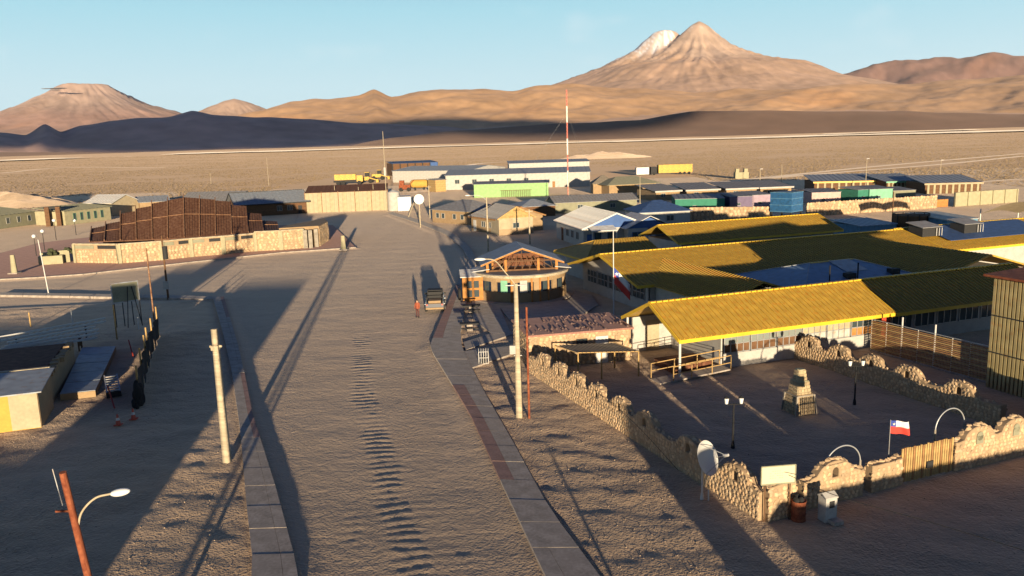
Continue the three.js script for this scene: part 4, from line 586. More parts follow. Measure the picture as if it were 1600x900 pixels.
{ const a = G(168, 622), t = thing('metal_stair', 'small galvanised stair frame lying beside the platform', 'stair', a, .5); for (const x of [0, .8]) mb().bar(V(x, .35, 0), V(x, .9, -2.6), .08).build('stringer', M.galv, t); for (let i = 0; i < 7; i++) mb().box(.4, .4 + i * .075, -.2 - i * .36, .8, .05, .18).build('tread', M.galv, t); mb().box(.4, .17, -.2, .9, .34, .5).build('support', M.dark, t); }
{ // billboard frame seen from behind
  const a = G(181, 512), b = G(219, 506), t = thing('signboard', 'grey-green framed board on four dark legs in left lot', 'sign', a, Math.atan2(-(b.z - a.z), b.x - a.x)), W = a.distanceTo(b) * 1.08, h = HT(181, 512, 184, 443), h0 = HT(181, 512, 184, 473); mb().box(W / 2, (h + h0) / 2, 0, W, h - h0, .05).build('panel', M.greenGrey, t); const f = mb(); for (const y of [h0, h]) f.box(W / 2, y, 0, W + .1, .1, .1); for (const x of [0, W]) f.box(x, (h + h0) / 2, 0, .1, h - h0, .1); f.build('frame', M.galv, t); for (const x of [.1, W * .35, W * .7, W]) mb().bar(V(x, 0, 0), V(x, h0, 0), .07).build('leg', M.dark, t); mb().bar(V(W * .35, 0, 1), V(W * .6, h * .9, .06), .06).bar(V(W * .9, 0, 1), V(W * .75, h * .9, .06), .06).build('brace', M.dark, t);
}

// ------------------------------------------------------------------ pickup and person
{
  const p = G(676, 487), t = thing('pickup_truck', 'dark open pickup truck parked on dirt road with loaded rear bed', 'truck', [p.x + .1, -.1, p.z - 2.2], .06);
  mb().box(0, .72, .4, 1.72, .42, 4.3).build('body', M.carBlue, t); mb().box(0, 1.0, -1.6, 1.66, .3, 1.3).build('hood', M.carBlue, t); const c = mb(); c.plate([V(-.7, 1.86, .2), V(.7, 1.86, .2), V(.7, 1.86, -.9), V(-.7, 1.86, -.9)], .08); c.build('cab_roof', M.dark, t); const fr = mb(); for (const x of [-.78, .78]) { fr.bar(V(x, .9, .35), V(x * .9, 1.84, .2), .08); fr.bar(V(x, 1, -1.1), V(x * .9, 1.84, -.85), .08); fr.bar(V(x, .9, 2.3), V(x, 1.5, 2.3), .06); fr.bar(V(x, 1.5, .4), V(x, 1.5, 2.3), .06); } fr.bar(V(-.78, 1.5, 2.3), V(.78, 1.5, 2.3), .06); fr.build('roll_frame', M.dark, t); mb().box(0, 1.4, .26, 1.4, .6, .03).build('rear_window', M.dark, t); mb().box(0, 1.35, -1.0, 1.4, .6, .03, 0, undefined, -.3).build('windscreen', M.glass, t);
  mb().box(0, 1.0, 1.5, 1.2, .3, 1.2).build('load', M.adobe, t); mb().box(0, .5, 2.62, 1.7, .16, .14).build('bumper', M.adobe, t); mb().box(-.84, .92, 1.4, .06, .4, 1.9).box(.84, .92, 1.4, .06, .4, 1.9).build('bed_side', M.carBlue, t);
  for (const [x, z] of [[-.86, 1.55], [.86, 1.55], [-.86, -1.35], [.86, -1.35]]) { const w = new THREE.Group(); w.name = 'wheel'; w.position.set(x, .37, z); t.add(w); mb().cyl(V(-.12, 0, 0), V(.12, 0, 0), .37, .37, 20).build('tyre', M.tire, w); mb().cyl(V(-.13, 0, 0), V(.13, 0, 0), .2, .2, 14).build('rim', M.whitePaint, w); mb().box(0, .42, 0, .26, .05, .8).build('fender', M.galv, w); }
  for (const x of [-1, 1]) { mb().box(x * .95, 1.35, -.85, .22, .18, .06).build('mirror', M.dark, t); mb().box(x * .74, .85, 2.57, .16, .14, .05).build('tail_light', M.redPaint, t); }
}
{
  const p = G(653, 494), t = thing('person', 'person in orange jacket and maroon trousers standing beside the pickup', 'person', [p.x, -.14, p.z], -.5), S = 1.72;
  const J = [[[0, .92, 0], [0, 1.18, 0], .15, .165], [[0, 1.18, 0], [0, 1.4, 0], .165, .15], [[-.17, 1.4, 0], [.17, 1.4, 0], .075, .075], [[0, 1.42, 0], [0, 1.52, .01], .06, .055], [[0, 1.56, .02], [0, 1.64, .02], .085, .09]];
  for (const s of [-1, 1]) J.push([[s * .09, .92, 0], [s * .11, .5, .02], .095, .065], [[s * .11, .5, .02], [s * .12, .08, -.02], .065, .045], [[s * .12, .06, -.02], [s * .13, .04, .13], .045, .035], [[s * .2, 1.38, 0], [s * .27, 1.1, .02], .06, .048], [[s * .27, 1.1, .02], [s * .24, .86, .1], .048, .036], [[s * .24, .86, .1], [s * .23, .77, .12], .036, .025]);
  const N = 72, mc = new MarchingCubes(N, M.paint, false, false, 200000); mc.isolation = 0; const sc = .92, oy = .88;
  const seg = (x, y, z, [a, b, r0, r1]) => { const ax = b[0] - a[0], ay = b[1] - a[1], az = b[2] - a[2], t = clamp(((x - a[0]) * ax + (y - a[1]) * ay + (z - a[2]) * az) / (ax * ax + ay * ay + az * az)); return Math.hypot(x - a[0] - ax * t, y - a[1] - ay * t, z - a[2] - az * t) - lerp(r0, r1, t); };
  for (let k = 0; k < N; k++) for (let j = 0; j < N; j++) for (let i = 0; i < N; i++) { const x = (i / N * 2 - 1) * sc, y = (j / N * 2 - 1) * sc + oy, z = (k / N * 2 - 1) * sc; let d = 1e9; for (const q of J) { const v = seg(x, y, z, q), h = clamp(.5 + .5 * (d - v) / .03); d = lerp(d, v, h) - .03 * h * (1 - h); } mc.field[i + j * N + k * N * N] = -d; }
  mc.update(); const n = mc.count, P = [], Nn = [], C = []; for (let i = 0; i < n; i++) { const x = mc.positionArray[i * 3] * sc, y = mc.positionArray[i * 3 + 1] * sc + oy, z = mc.positionArray[i * 3 + 2] * sc; P.push(x, y, z); Nn.push(mc.normalArray[i * 3], mc.normalArray[i * 3 + 1], mc.normalArray[i * 3 + 2]); C.push(...(y > 1.49 || y < .82 && Math.abs(x) > .19 ? [.42, .25, .17] : y > .9 ? [.3, .07, .03] : y > .1 ? [.09, .03, .028] : [.02, .02, .02])); }
  const g = new THREE.BufferGeometry(); g.setAttribute('position', new THREE.Float32BufferAttribute(P, 3)); g.setAttribute('normal', new THREE.Float32BufferAttribute(Nn, 3)); g.setAttribute('color', new THREE.Float32BufferAttribute(C, 3)); g.setAttribute('uv', new THREE.Float32BufferAttribute(new Float32Array(n * 2), 2)); const o = new THREE.Mesh(g, M.paint); o.name = 'body'; o.castShadow = true; t.add(o); mb().geo(new THREE.SphereGeometry(.105, 12, 8, 0, 6.3, 0, 1.5), new THREE.Matrix4().makeTranslation(0, 1.64, .005)).build('hair', M.dark, t);
}

// ------------------------------------------------------------------ market hall: stone wall and stepped fan roof
{
  const pts = [[118, 411], [188, 412], [255, 407], [300, 402], [350, 398], [400, 393], [440, 391], [476, 388]].map(([x, y]) => G(x, y)), t = thing('market_hall', 'long stone walled market hall with a fan of stepped brown roof panels', 'building');
  const H = 2.85; pts.forEach((a, i) => { if (i === pts.length - 1) return; const b = pts[i + 1], L = a.distanceTo(b), ry = Math.atan2(-(b.z - a.z), b.x - a.x), g = new THREE.Group(); g.name = 'wall'; g.position.copy(a); g.rotation.y = ry; t.add(g); const hi = i >= 5 ? H + .25 : H; mb().box(L / 2, hi / 2, -.25, L, hi, .5).build('core', M.mortar, g); const m = mb(); stones(m, L, hi - (i >= 2 && i < 5 || i === 0 ? .75 : 0), .55, 0, 1); tag(m.build('stonework', M.stone, g), null, null, null, 'stuff'); mb().box(L / 2, hi + .06, -.2, L, .14, .7).build('coping', M.pole, g);
    for (const x of [.1, L - .1]) mb().box(x, hi / 2, .05, .4, hi, .3).build('pier', M.block, g); if (i === 0 || (i >= 2 && i < 5)) { const n = i === 0 ? 2 : 2; for (let k = 0; k < n; k++) mb().box(L * (k + .5) / n, hi - .42, .03, L / n - .7, .5, .06).build('window_slit', k % 2 ? M.dark : M.greenGrey, g); } });
  // roof fan: panels from the wall top up to an inner rim, each one stepped above its neighbour
  const top = [[143, 357], [165, 350], [188, 334], [212, 326], [237, 318], [262, 313], [287, 311], [312, 310], [336, 312], [360, 315], [385, 322], [408, 334], [433, 346]], bot = [[140, 378], [163, 377], [188, 376], [213, 375], [238, 374], [262, 373], [288, 372], [312, 370], [337, 368], [362, 366], [388, 364], [412, 362], [436, 360]];
  for (let i = 0; i < 12; i++) { const depth = 9 + 3 * Math.sin(i / 12 * Math.PI), f = (P, k) => { const q = G(P[k][0], P[k][1], 3.0); return q; }; const a = f(bot, i), b = f(bot, i + 1); const up = (k, s) => { const base = f(bot, k), r = Math.hypot(base.x, base.z), n = V(base.x / r, 0, base.z / r), v = ray(top[k][0], top[k][1]), e = v.y / Math.hypot(v.x, v.z); const q = base.clone().addScaledVector(n, depth); q.y = EYE + e * (r + depth) + s; const off = ray(top[k][0], top[k][1]); const qq = Math.hypot(off.x, off.z); q.x = off.x / qq * (r + depth); q.z = off.z / qq * (r + depth); return q; };
    const c = up(i + 1, i < 6 ? -.55 : 0), d = up(i, i < 6 ? .0 : -.55); if (i < 6) { c.y = up(i, 0).y + .35; } else d.y = up(i + 1, 0).y + .35;
    const g = mb().plate([a, b, c, d], .12); for (let k = 0; k <= 6; k++) g.bar(a.clone().lerp(b, clamp(k / 6, .01, .99)).add(V(0, .03, 0)), d.clone().lerp(c, clamp(k / 6, .01, .99)).add(V(0, .03, 0)), .06); g.build('roof_panel', M.brownRoof, t); mb().bar(a.clone().add(V(0, .15, 0)), d.clone().add(V(0, .15, 0)).addScaledVector(d.clone().sub(a).normalize(), .8), .12, .2).build('rafter', M.brownBar, t); mb().bar(a.clone().lerp(d, .55).add(V(0, .14, 0)), b.clone().lerp(c, .55).add(V(0, .14, 0)), .08).build('purlin', M.brownBar, t); }
  // inner mass carrying the fan
  { const a = G(150, 378, 3), e = G(430, 361, 3); mb().prism([[a.x, a.z - 2], [e.x, e.z - 2], [e.x - 6, e.z - 9], [a.x + 3, a.z - 8]], 0, 2.7).build('inner_wall', M.darkwood, t); }
  // entrance piers and the curved end wall
  for (const [x, y] of [[478, 388], [486, 388], [495, 386]]) { const p = G(x, y); mb().box(p.x, 1.5, p.z, .6, 3, .9, .3).build('pier', M.poleGrey, t); }
  { const a = G(500, 385), b = G(514, 376), c = G(432, 362, 3); mb().prism([[a.x, a.z], [b.x, b.z], [b.x - 2, b.z - 6], [c.x, c.z - 6], [c.x, c.z - 1.5]].reverse(), 0, 3.4).build('end_wall', M.adobe, t); const L = Math.hypot(b.x - a.x, b.z - a.z), g = mb(); stones(g, L, 3.3, .5, .02, 1); const o = tag(g.build('stonework', M.stone, t), null, null, null, 'stuff'); o.position.copy(a); o.rotation.y = Math.atan2(-(b.z - a.z), b.x - a.x); }
}
[[23, 428, 23, 398, 'rough stone stele on the plaza at far left'], [537, 391, 537, 368, 'stone stele at the right tip of the red plaza']].forEach(([x, y, tx, ty, l]) => { const p = G(x, y), h = HT(x, y, tx, ty), t = thing('stone_stele', l, 'monument', p); mb().geo(new THREE.CylinderGeometry(.3, .45, h, 6, 3), new THREE.Matrix4().makeScale(1, 1, .7).setPosition(0, h / 2, 0)).build('shaft', M.block, t); mb().box(0, .1, 0, 1.3, .2, 1.1).build('base', M.conc, t); });
[[57, 400, 54, 371, 'left globe lamp on the plaza'], [70, 392, 67, 363, 'middle globe lamp on the plaza beside benches'], [88, 375, 86, 346, 'globe lamp on plaza near the stone tower'], [119, 367, 118, 346, 'globe lamp nearest the green windowed hall']].forEach(([x, y, tx, ty, l]) => pole('globe_lamp', l, 'lamp', [x, y], [tx, ty], .07, .05, M.dark, (t, h) => mb().geo(new THREE.SphereGeometry(.32, 12, 8), new THREE.Matrix4().makeTranslation(0, h + .2, 0)).build('globe', M.lampGlass, t)));
{ const p = G(82, 412), t = thing('stone_ruin', 'stepped stone planter and arch beside the market entrance', 'planter', p, .3); for (const [x, z, w, h, d] of [[0, 0, 3.2, 1.3, 2.4], [1.6, -.6, 1.4, 1.9, 1], [-1.2, -1.4, 1, 1.6, 1], [4.4, -.2, .7, 2.3, .7]]) mb().box(x, h / 2, z, w, h, d, rr(-.2, .2)).build('stone_block', M.block, t); for (const [x, z] of [[.4, .3], [2.4, -.8]]) { const m = mb(); for (let i = 0; i < 40; i++) m.geo(new THREE.IcosahedronGeometry(rr(.12, .3), 0), new THREE.Matrix4().makeTranslation(x + rr(-.7, .7), 1.4 + rr(0, .8), z + rr(-.6, .6))); m.build('shrub', M.leaf, t); } mb().box(3.6, .9, -1.2, .12, 1.8, 1.4).build('door', M.orangeWood, t); }

// ------------------------------------------------------------------ town houses: front-left and front-right foot in the photograph give place, width and turn
function house(name, label, cat, fl, fr, o) {
  const a = G(...fl), b = G(...fr), W = Math.hypot(b.x - a.x, b.z - a.z), t = thing(name, label, cat, a, Math.atan2(-(b.z - a.z), b.x - a.x), o.group), D = o.d, h = o.h, R = o.r ?? h + .9, ov = o.ov ?? .4;
  if (o.roof !== 'gz') mb().box(W / 2, h / 2, -D / 2, W, h, D).build('wall', o.wall, t);
  if (o.roof === 'gx') { gable(t, -ov, W + ov, ov, -D / 2, -D - ov, h, R, o.top, o.trim, o.rib ?? .7); gableEnd(mb(), .06, 0, -D / 2, -D, h - .02, h, R - .1).build('gable_wall', o.wall, t); gableEnd(mb(), W - .06, 0, -D / 2, -D, h - .02, h, R - .1).build('gable_wall', o.wall, t); }
  else if (o.roof === 'gz') { mb().box(W / 2, h / 2, -D / 2, W, h, D).build('wall', o.wall, t); for (const s of [0, 1]) { const x0 = s ? W + ov : -ov; roofPlane(t, 'roof', V(x0, h, s ? ov : -D - ov), V(x0, h, s ? -D - ov : ov), V(W / 2, R, s ? -D - ov : ov), V(W / 2, R, s ? ov : -D - ov), o.top, o.rib ?? .7); } mb().plate([V(0, h, .05), V(W, h, .05), V(W / 2, R - .1, .05)], .12, undefined, V(0, 0, -1)).build('gable_wall', o.gable ?? o.wall, t); if (o.trim) for (const s of [0, 1]) mb().bar(V(s ? W + ov : -ov, h - .08, ov + .03), V(W / 2, R - .05, ov + .03), .06, .22).build('barge_board', o.trim, t); }
  else if (o.roof === 'hip') { const k = Math.min(D / 2, W / 2 - .3), P = [V(-ov, h, ov), V(W + ov, h, ov), V(W + ov, h, -D - ov), V(-ov, h, -D - ov)], c = V(k, R, -D / 2), e = V(W - k, R, -D / 2); roofPlane(t, 'roof', P[0], P[1], e, c, o.top, 0); roofPlane(t, 'roof', P[2], P[3], c, e, o.top, 0); mb().plate([P[1], P[2], e], .08).build('roof', o.top, t); mb().plate([P[3], P[0], c], .08).build('roof', o.top, t); }
  else { const lo = o.lo ?? h + .05; roofPlane(t, 'roof', V(-ov, lo, ov), V(W + ov, lo, ov), V(W + ov, R, -D - ov), V(-ov, R, -D - ov), o.top, o.rib ?? .8); if (o.trim) mb().box(W / 2, lo - .14, ov + .04, W + 2 * ov, .4, .06).build('fascia', o.trim, t); }
  (o.win || []).forEach(([x, w, hh, y, mt]) => win(t, W * x, y ?? h * .55, .01, w, hh, Math.max(1, Math.round(w / .7)), 1, mt ?? M.white)); (o.doors || []).forEach(([x, mt]) => door(t, W * x, .01, .95, 2.05, mt)); (o.side || []).forEach(([z, w, hh]) => win(t, -.01, h * .55, -D * z, w, hh, 2, 1, M.white, M.glass, -Math.PI / 2)); if (o.more) o.more(t, W); return t;
}
const W8 = M.white;
// white house with blue trim: main body, porch wing
house('white_house', 'large white house with white roof and blue trimmed gables', 'house', [912, 388], [1012, 382], { d: 14.5, h: 2.9, r: 5.1, roof: 'gz', wall: W8, gable: M.blueTrim, top: M.whiteRoof, trim: M.whitePaint, rib: .6, win: [[.22, 1, 1.1, 1.7, M.blueTrim], [.42, 1, 1.1, 1.7, M.blueTrim]], doors: [[.1, M.blueTrim]], side: [[.2, 1.3, 1.1], [.38, 1.3, 1.1], [.56, 1.3, 1.1]],
  more: (t, W) => { door(t, -.01, -11, 1, 2.1, M.rust, -Math.PI / 2);
    const p = new THREE.Group(); p.name = 'porch'; p.position.set(W * .2, 0, 0); t.add(p); mb().plate([V(-1.4, 2.75, 2), V(2.6, 2.75, 2), V(2.6, 3.3, 0), V(-1.4, 3.3, 0)], .09).build('porch_roof', M.whiteRoof, p); for (const x of [-1.3, 2.5]) mb().cyl(V(x, 0, 1.9), V(x, 2.7, 1.9), .07).build('porch_post', M.whitePaint, p);
    const g = new THREE.Group(); g.name = 'gable_wing'; g.position.set(W * .62, 0, 1.4); t.add(g); mb().box(3.4, 1.4, -2, 6.8, 2.8, 5).build('wall', W8, g); const a = V(-.5, 2.85, .9), b = V(7.3, 2.85, .9), c = V(3.4, 4.6, .9); mb().plate([V(0, 2.8, .53), V(6.8, 2.8, .53), V(3.4, 4.35, .53)], .1, undefined, V(0, 0, -1)).build('gable_wall', M.blueTrim, g); mb().plate([a, c, V(3.4, 4.6, -7), V(-.5, 2.85, -7)].reverse(), .09).build('roof', M.whiteRoof, g); mb().plate([c, b, V(7.3, 2.85, -7), V(3.4, 4.6, -7)].reverse(), .09).build('roof', M.whiteRoof, g); for (const x of [1.5, 5.2]) win(g, x, 1.65, .51, 1.7, 1.15, 2, 1, M.blueTrim); mb().box(3.4, 1.4, .54, .45, 2.8, .08).build('pilaster', M.blueTrim, g); } });
house('blue_house', 'white house with dark blue roof behind the large white house', 'house', [1000, 356], [1078, 352], { d: 8, h: 2.8, r: 4.6, roof: 'hip', wall: W8, top: M.blueRoof, win: [[.6, 1.4, 1]] });
house('tan_house', 'house with tan wooden gable and cream front behind round hall', 'house', [780, 368], [833, 364], { d: 9, h: 2.9, r: 4.9, roof: 'gz', wall: M.cream, gable: M.palewood, top: M.greyRoof, trim: M.palewood, win: [[.5, 1.2, .9]], more: (t, W) => mb().box(W / 2, .5, .06, W + .1, 1, .1).build('stone_base', M.mortar, t) });
house('grey_house', 'long grey roofed house with stone plinth and row of windows', 'house', [676, 347], [735, 352], { d: 9, h: 2.7, r: 4.6, roof: 'hip', wall: M.adobe, top: M.greyRoof, win: [[.15, 1, 1], [.3, 1, 1], [.6, 1, 1], [.8, 1, 1]] });
house('grey_house', 'grey roofed house with brown gable and white door panel', 'house', [737, 360], [776, 366], { d: 10, h: 2.7, r: 4.5, roof: 'gx', wall: M.adobe, top: M.greyRoof, trim: M.wood, doors: [[.15, M.whitePaint]], win: [[.5, 1.3, 1], [.8, 1.3, 1]] });
house('grey_house', 'low grey-blue hipped house behind the tan gable house', 'house', [815, 340], [868, 337], { d: 8, h: 2.3, r: 3.6, roof: 'hip', wall: M.darkwood, top: M.blueGrey });
house('grey_house', 'long low grey roofed house behind the large white house', 'house', [868, 334], [995, 328], { d: 8, h: 2.4, r: 3.7, roof: 'gx', wall: M.greenGrey, top: M.greyRoof, win: [[.3, 1.2, .9], [.7, 1.2, .9]] });
house('barracks', 'long white two storey block with grey roof, nearer of two', 'building', [697, 297], [922, 291], { d: 12, h: 5, r: 6.6, roof: 'mono', wall: W8, top: M.blueGrey, rib: 1.5, win: [[.08, 1.6, 1.4, 2.8], [.2, 1.6, 1.4, 2.8], [.32, 1.6, 1.4, 2.8], [.44, 1.6, 1.4, 2.8], [.56, 1.6, 1.4, 2.8]], doors: [[.75, M.wood]] });
house('barracks', 'long white two storey block with grey roof, farther of two', 'building', [796, 279], [921, 275], { d: 10, h: 6.5, r: 7.6, roof: 'mono', wall: W8, top: M.blueGrey, rib: 1.5, win: [[.2, 1.6, 1.4, 3], [.5, 1.6, 1.4, 3], [.8, 1.6, 1.4, 3]] });
house('barracks', 'grey roofed white wing slanting behind the nearer white block', 'building', [735, 285], [790, 279], { d: 40, h: 5, r: 6.6, roof: 'gz', wall: W8, top: M.blueGrey, rib: 2 });
house('green_house', 'long light green building before the white blocks', 'building', [741, 309], [857, 306], { d: 8, h: 3.9, r: 4.4, roof: 'mono', wall: M.green, top: M.greyRoof, rib: 1.2, more: (t, W) => { const m = mb(); for (let i = 0; i < 16; i++) m.box(W * (.38 + i * .025), 1.0, .8, .1, 1.9, .08); m.box(W * .57, 2, .8, W * .42, .12, .12); m.build('railing', M.darkwood, t); } });
house('container_house', 'orange-tan box house left of the long white block', 'building', [681, 300], [697, 299], { d: 6, h: 4, r: 4.3, roof: 'mono', wall: M.palewood, top: M.greyRoof });
house('thatched_hut', 'brown hipped hut behind the mast right of white blocks', 'hut', [927, 303], [962, 302], { d: 8, h: 3, r: 5.4, roof: 'hip', wall: M.adobe, top: M.thatch });
house('pavilion', 'wide pale hipped pavilion left of the grey roofed row', 'pavilion', [952, 304], [1025, 300], { d: 9, h: 2.8, r: 4.9, roof: 'hip', wall: M.adobe, top: M.greenGrey, ov: 1.2 });
[[1025, 1062, 313, 'leftmost grey roofed house of the row behind coloured walls'], [1073, 1122, 311, 'second grey roofed house of the row behind coloured walls'], [1135, 1182, 309, 'third grey roofed house of the row behind coloured walls'], [1188, 1236, 307, 'rightmost grey roofed house of the row beside blue tank']].forEach(([x0, x1, y, l]) => house('row_house', l, 'house', [x0, y + 1], [x1, y - 1], { d: 11, h: 2.5, lo: 2.5, r: 3.7, roof: 'mono', wall: M.adobe, top: M.greyRoof, trim: M.white, rib: 1.2, win: [[.3, 1.2, .9]], ov: .5 }));
[[1055, 1132, 330, 9, 2.6, 'teal', 'dark teal walled house above the rubble wall'], [1140, 1175, 326, 7, 2.6, 'purple', 'dusky purple walled house'], [1175, 1205, 324, 7, 2.7, 'lilac', 'lilac walled house left of the blue tank'], [1268, 1313, 319, 7, 2.6, 'pink', 'pale pink walled house behind lit stone wall'], [1340, 1360, 316, 6, 2.8, 'teal', 'small dark green house wall left of mint one'], [1358, 1394, 315, 7, 2.8, 'mint', 'mint green walled house behind lit stone wall'], [1395, 1430, 313, 7, 2.2, 'greenGrey', 'grey low house right of the mint green one']].forEach(([x0, x1, y, d, h, m, l]) => house('coloured_house', l, 'house', [x0, y], [x1, y - 1.5], { d, h, r: h + .5, roof: 'mono', wall: M[m], top: M.greyRoof, ov: .08, rib: 1.2, win: [[.4, .9, .5, h * .35]] }));
[[1272, 1372, 299, 'yellow', 'long grey roofed shed row with yellow fascia at far right'], [1385, 1442, 299, 'mint', 'grey roofed shed row with turquoise fascia at far right'], [1445, 1532, 303, 'cream', 'grey roofed shed row with cream fascia at far right']].forEach(([x0, x1, y, c, l]) => house('shed_row', l, 'shed', [x0, y], [x1, y - 2], { d: 12, h: 2.7, lo: 2.6, r: 4.1, roof: 'mono', wall: M.darkwood, top: M.blueGrey, trim: c === 'yellow' ? M.yellowTrim : M[c], rib: 1.4, more: (t, W) => { for (let i = 0; i < 9; i++) mb().box(W * (i + .5) / 9, 1.2, .06, .5, 2.4, .1).build('pier', M.block, t); } }));
house('block_wall', 'pale block enclosure wall at far right', 'wall', [1492, 323], [1588, 316], { d: .4, h: 2.9, r: 2.95, lo: 2.93, roof: 'mono', wall: M.block, top: M.block, ov: .05, rib: 0, more: (t, W) => { for (let i = 0; i <= 5; i++) mb().box(W * i / 5, 1.45, .05, .3, 2.9, .3).build('pier', M.block, t); } });
house('wood_gate', 'orange wooden gate between lit stone wall and block wall', 'gate', [1462, 324], [1481, 323], { d: .3, h: 1.6, lo: 1.62, r: 1.66, roof: 'mono', wall: M.orangeWood, top: M.wood, ov: .02, rib: 0 });
function rubbleWall(label, x0, y0, x1, y1, h) { const a = G(x0, y0), b = G(x1, y1), L = a.distanceTo(b), t = thing('rubble_wall', label, 'wall', a, Math.atan2(-(b.z - a.z), b.x - a.x)); mb().box(L / 2, h / 2, 0, L, h, .5).build('core', M.mortar, t); const m = mb(); stones(m, L, h, .75, .25, 1); tag(m.build('stonework', M.stone, t), null, null, null, 'stuff'); }
rubbleWall('shaded rubble stone wall below the teal house', 1078, 346, 1206, 345, 2.7); rubbleWall('sunlit rubble stone wall right of the blue tank', 1260, 338, 1462, 325, 2.6);
{ const p = G(1228, 345), t = thing('water_tank', 'large blue box tank standing on steel legs', 'tank', p, .75), w = 4.3; mb().box(0, 3.6, 0, w, 3.6, w).build('tank_body', M.tank, t); const m = mb(); for (const y of [1.9, 3.1, 4.3, 5.4]) m.box(0, y, 0, w + .08, .08, w + .08); m.build('band', M.tankLight, t); mb().box(w / 2 + .02, 3.6, 0, .04, 3.4, w - .2).build('panel', M.tankLight, t); for (const [x, z] of [[-1, -1], [1, -1], [1, 1], [-1, 1]]) mb().bar(V(x * 1.9, 0, z * 1.9), V(x * 1.9, 1.8, z * 1.9), .25).build('leg', M.dark, t); }
// behind the school at right
{ const p = G(1422, 364), t = thing('wood_tank', 'round brown wooden tank with frame behind the yellow roofs', 'tank', p); mb().cyl(V(0, 0, 0), V(0, 2.9, 0), 2.6, 2.6, 20).build('staves', M.darkwood, t); const m = mb(); for (let i = 0; i < 10; i++) { const a = i * .628; m.bar(V(Math.sin(a) * 2.65, 0, Math.cos(a) * 2.65), V(Math.sin(a) * 2.65, 3.1, Math.cos(a) * 2.65), .12); } m.geo(new THREE.TorusGeometry(2.65, .08, 6, 24), new THREE.Matrix4().makeRotationX(Math.PI / 2).setPosition(0, 3.1, 0)); m.build('frame', M.dark, t); }
house('white_container', 'pale blue and white flat roofed cabin behind yellow roofs', 'cabin', [1478, 370], [1526, 367], { d: 9, h: 2.5, r: 2.9, roof: 'mono', wall: M.tankLight, top: M.polyClear, ov: .1, rib: 1 });
house('blue_shed', 'low blue roofed shed left of the round wooden tank', 'shed', [1343, 372], [1400, 368], { d: 7, h: 1.8, r: 2.2, roof: 'mono', wall: M.tankLight, top: M.poly, ov: .1, rib: 1 });
{ const a = G(1530, 360), t = thing('shade_sail', 'tan fabric shade canopy on white posts far right', 'canopy', a), m = mb(); for (const x of [0, 6, 12]) mb().cyl(V(x, 0, 0), V(x, 3.4, 0), .1).build('post', M.whitePaint, t); for (let k = 0; k < 2; k++) { const g = new THREE.PlaneGeometry(6, 5, 10, 6), P = g.attributes.position; for (let i = 0; i < P.count; i++) { const x = P.getX(i) + 3, z = P.getY(i); P.setXYZ(i, x + k * 6, 2.6 + Math.sin(x / 6 * Math.PI) * .5 + (2.5 - z) * .34, 2.5 - z * 1); } g.computeVertexNormals(); const mt = M.cream.clone(); mt.side = THREE.DoubleSide; mb().geo(g).build('canopy', mt, t); } }

// ------------------------------------------------------------------ left background and depot
house('long_hall', 'long hall with grey corrugated roof behind the market fan', 'building', [372, 340], [480, 333], { d: 13, h: 3, r: 5.6, roof: 'gx', wall: M.darkwood, top: M.blueGrey, trim: M.dark, rib: .9, ov: .8, win: [[.6, 1.2, 1.2], [.75, 1.2, 1.2]], doors: [[.9, M.dark]] });
house('long_hall', 'grey corrugated roofed hall farther left behind the market fan', 'building', [283, 333], [372, 331], { d: 12, h: 2.8, r: 5.2, roof: 'gx', wall: M.adobe, top: M.greyRoof, rib: .9 });
house('vaulted_house', 'tan house with curved white roof left of the market fan', 'house', [176, 338], [219, 333], { d: 9, h: 3.4, r: 5.4, roof: 'gz', wall: M.cream, top: M.whiteRoof, rib: 1, trim: M.whitePaint });
house('blue_roof_house', 'blue roofed house right of the curved white roof', 'house', [220, 334], [266, 331], { d: 8, h: 3, r: 4.4, roof: 'gx', wall: M.adobe, top: M.blueGrey, rib: 1 });
house('stone_hall', 'long low hall with narrow green windows beside stone tower', 'building', [103, 352], [174, 343], { d: 9, h: 3.2, r: 4.0, roof: 'mono', wall: M.block, top: M.greenGrey, rib: 1.2, win: [[.2, .7, 1.7, 1.7, M.teal], [.35, .7, 1.7, 1.7, M.teal], [.5, .7, 1.7, 1.7, M.teal], [.65, .7, 1.7, 1.7, M.teal], [.8, .7, 1.7, 1.7, M.teal]] });
{ const p = G(85, 353), t = thing('gate_tower', 'narrow twin pillar tower with dark lintel left of the low hall', 'tower', p, .4); for (const x of [-1.1, 1.1]) mb().box(x, 2.2, 0, .9, 4.4, 1.6).build('pillar', M.darkwood, t); mb().box(0, 4.2, -.3, 3.4, .5, 1.8).build('lintel', M.dark, t); mb().box(0, 1.6, -.9, 1.4, 3.2, .3).build('infill', M.block, t); }
house('long_hall', 'grey roofed hall cut by the left edge of the view', 'building', [-60, 366], [58, 350], { d: 10, h: 3, r: 4.2, roof: 'mono', wall: M.greenGrey, top: M.greenGrey, rib: 1.2, win: [[.3, 1, 1.3], [.45, 1, 1.3], [.6, 1, 1.3], [.75, 1, 1.3], [.9, 1, 1.3]] });
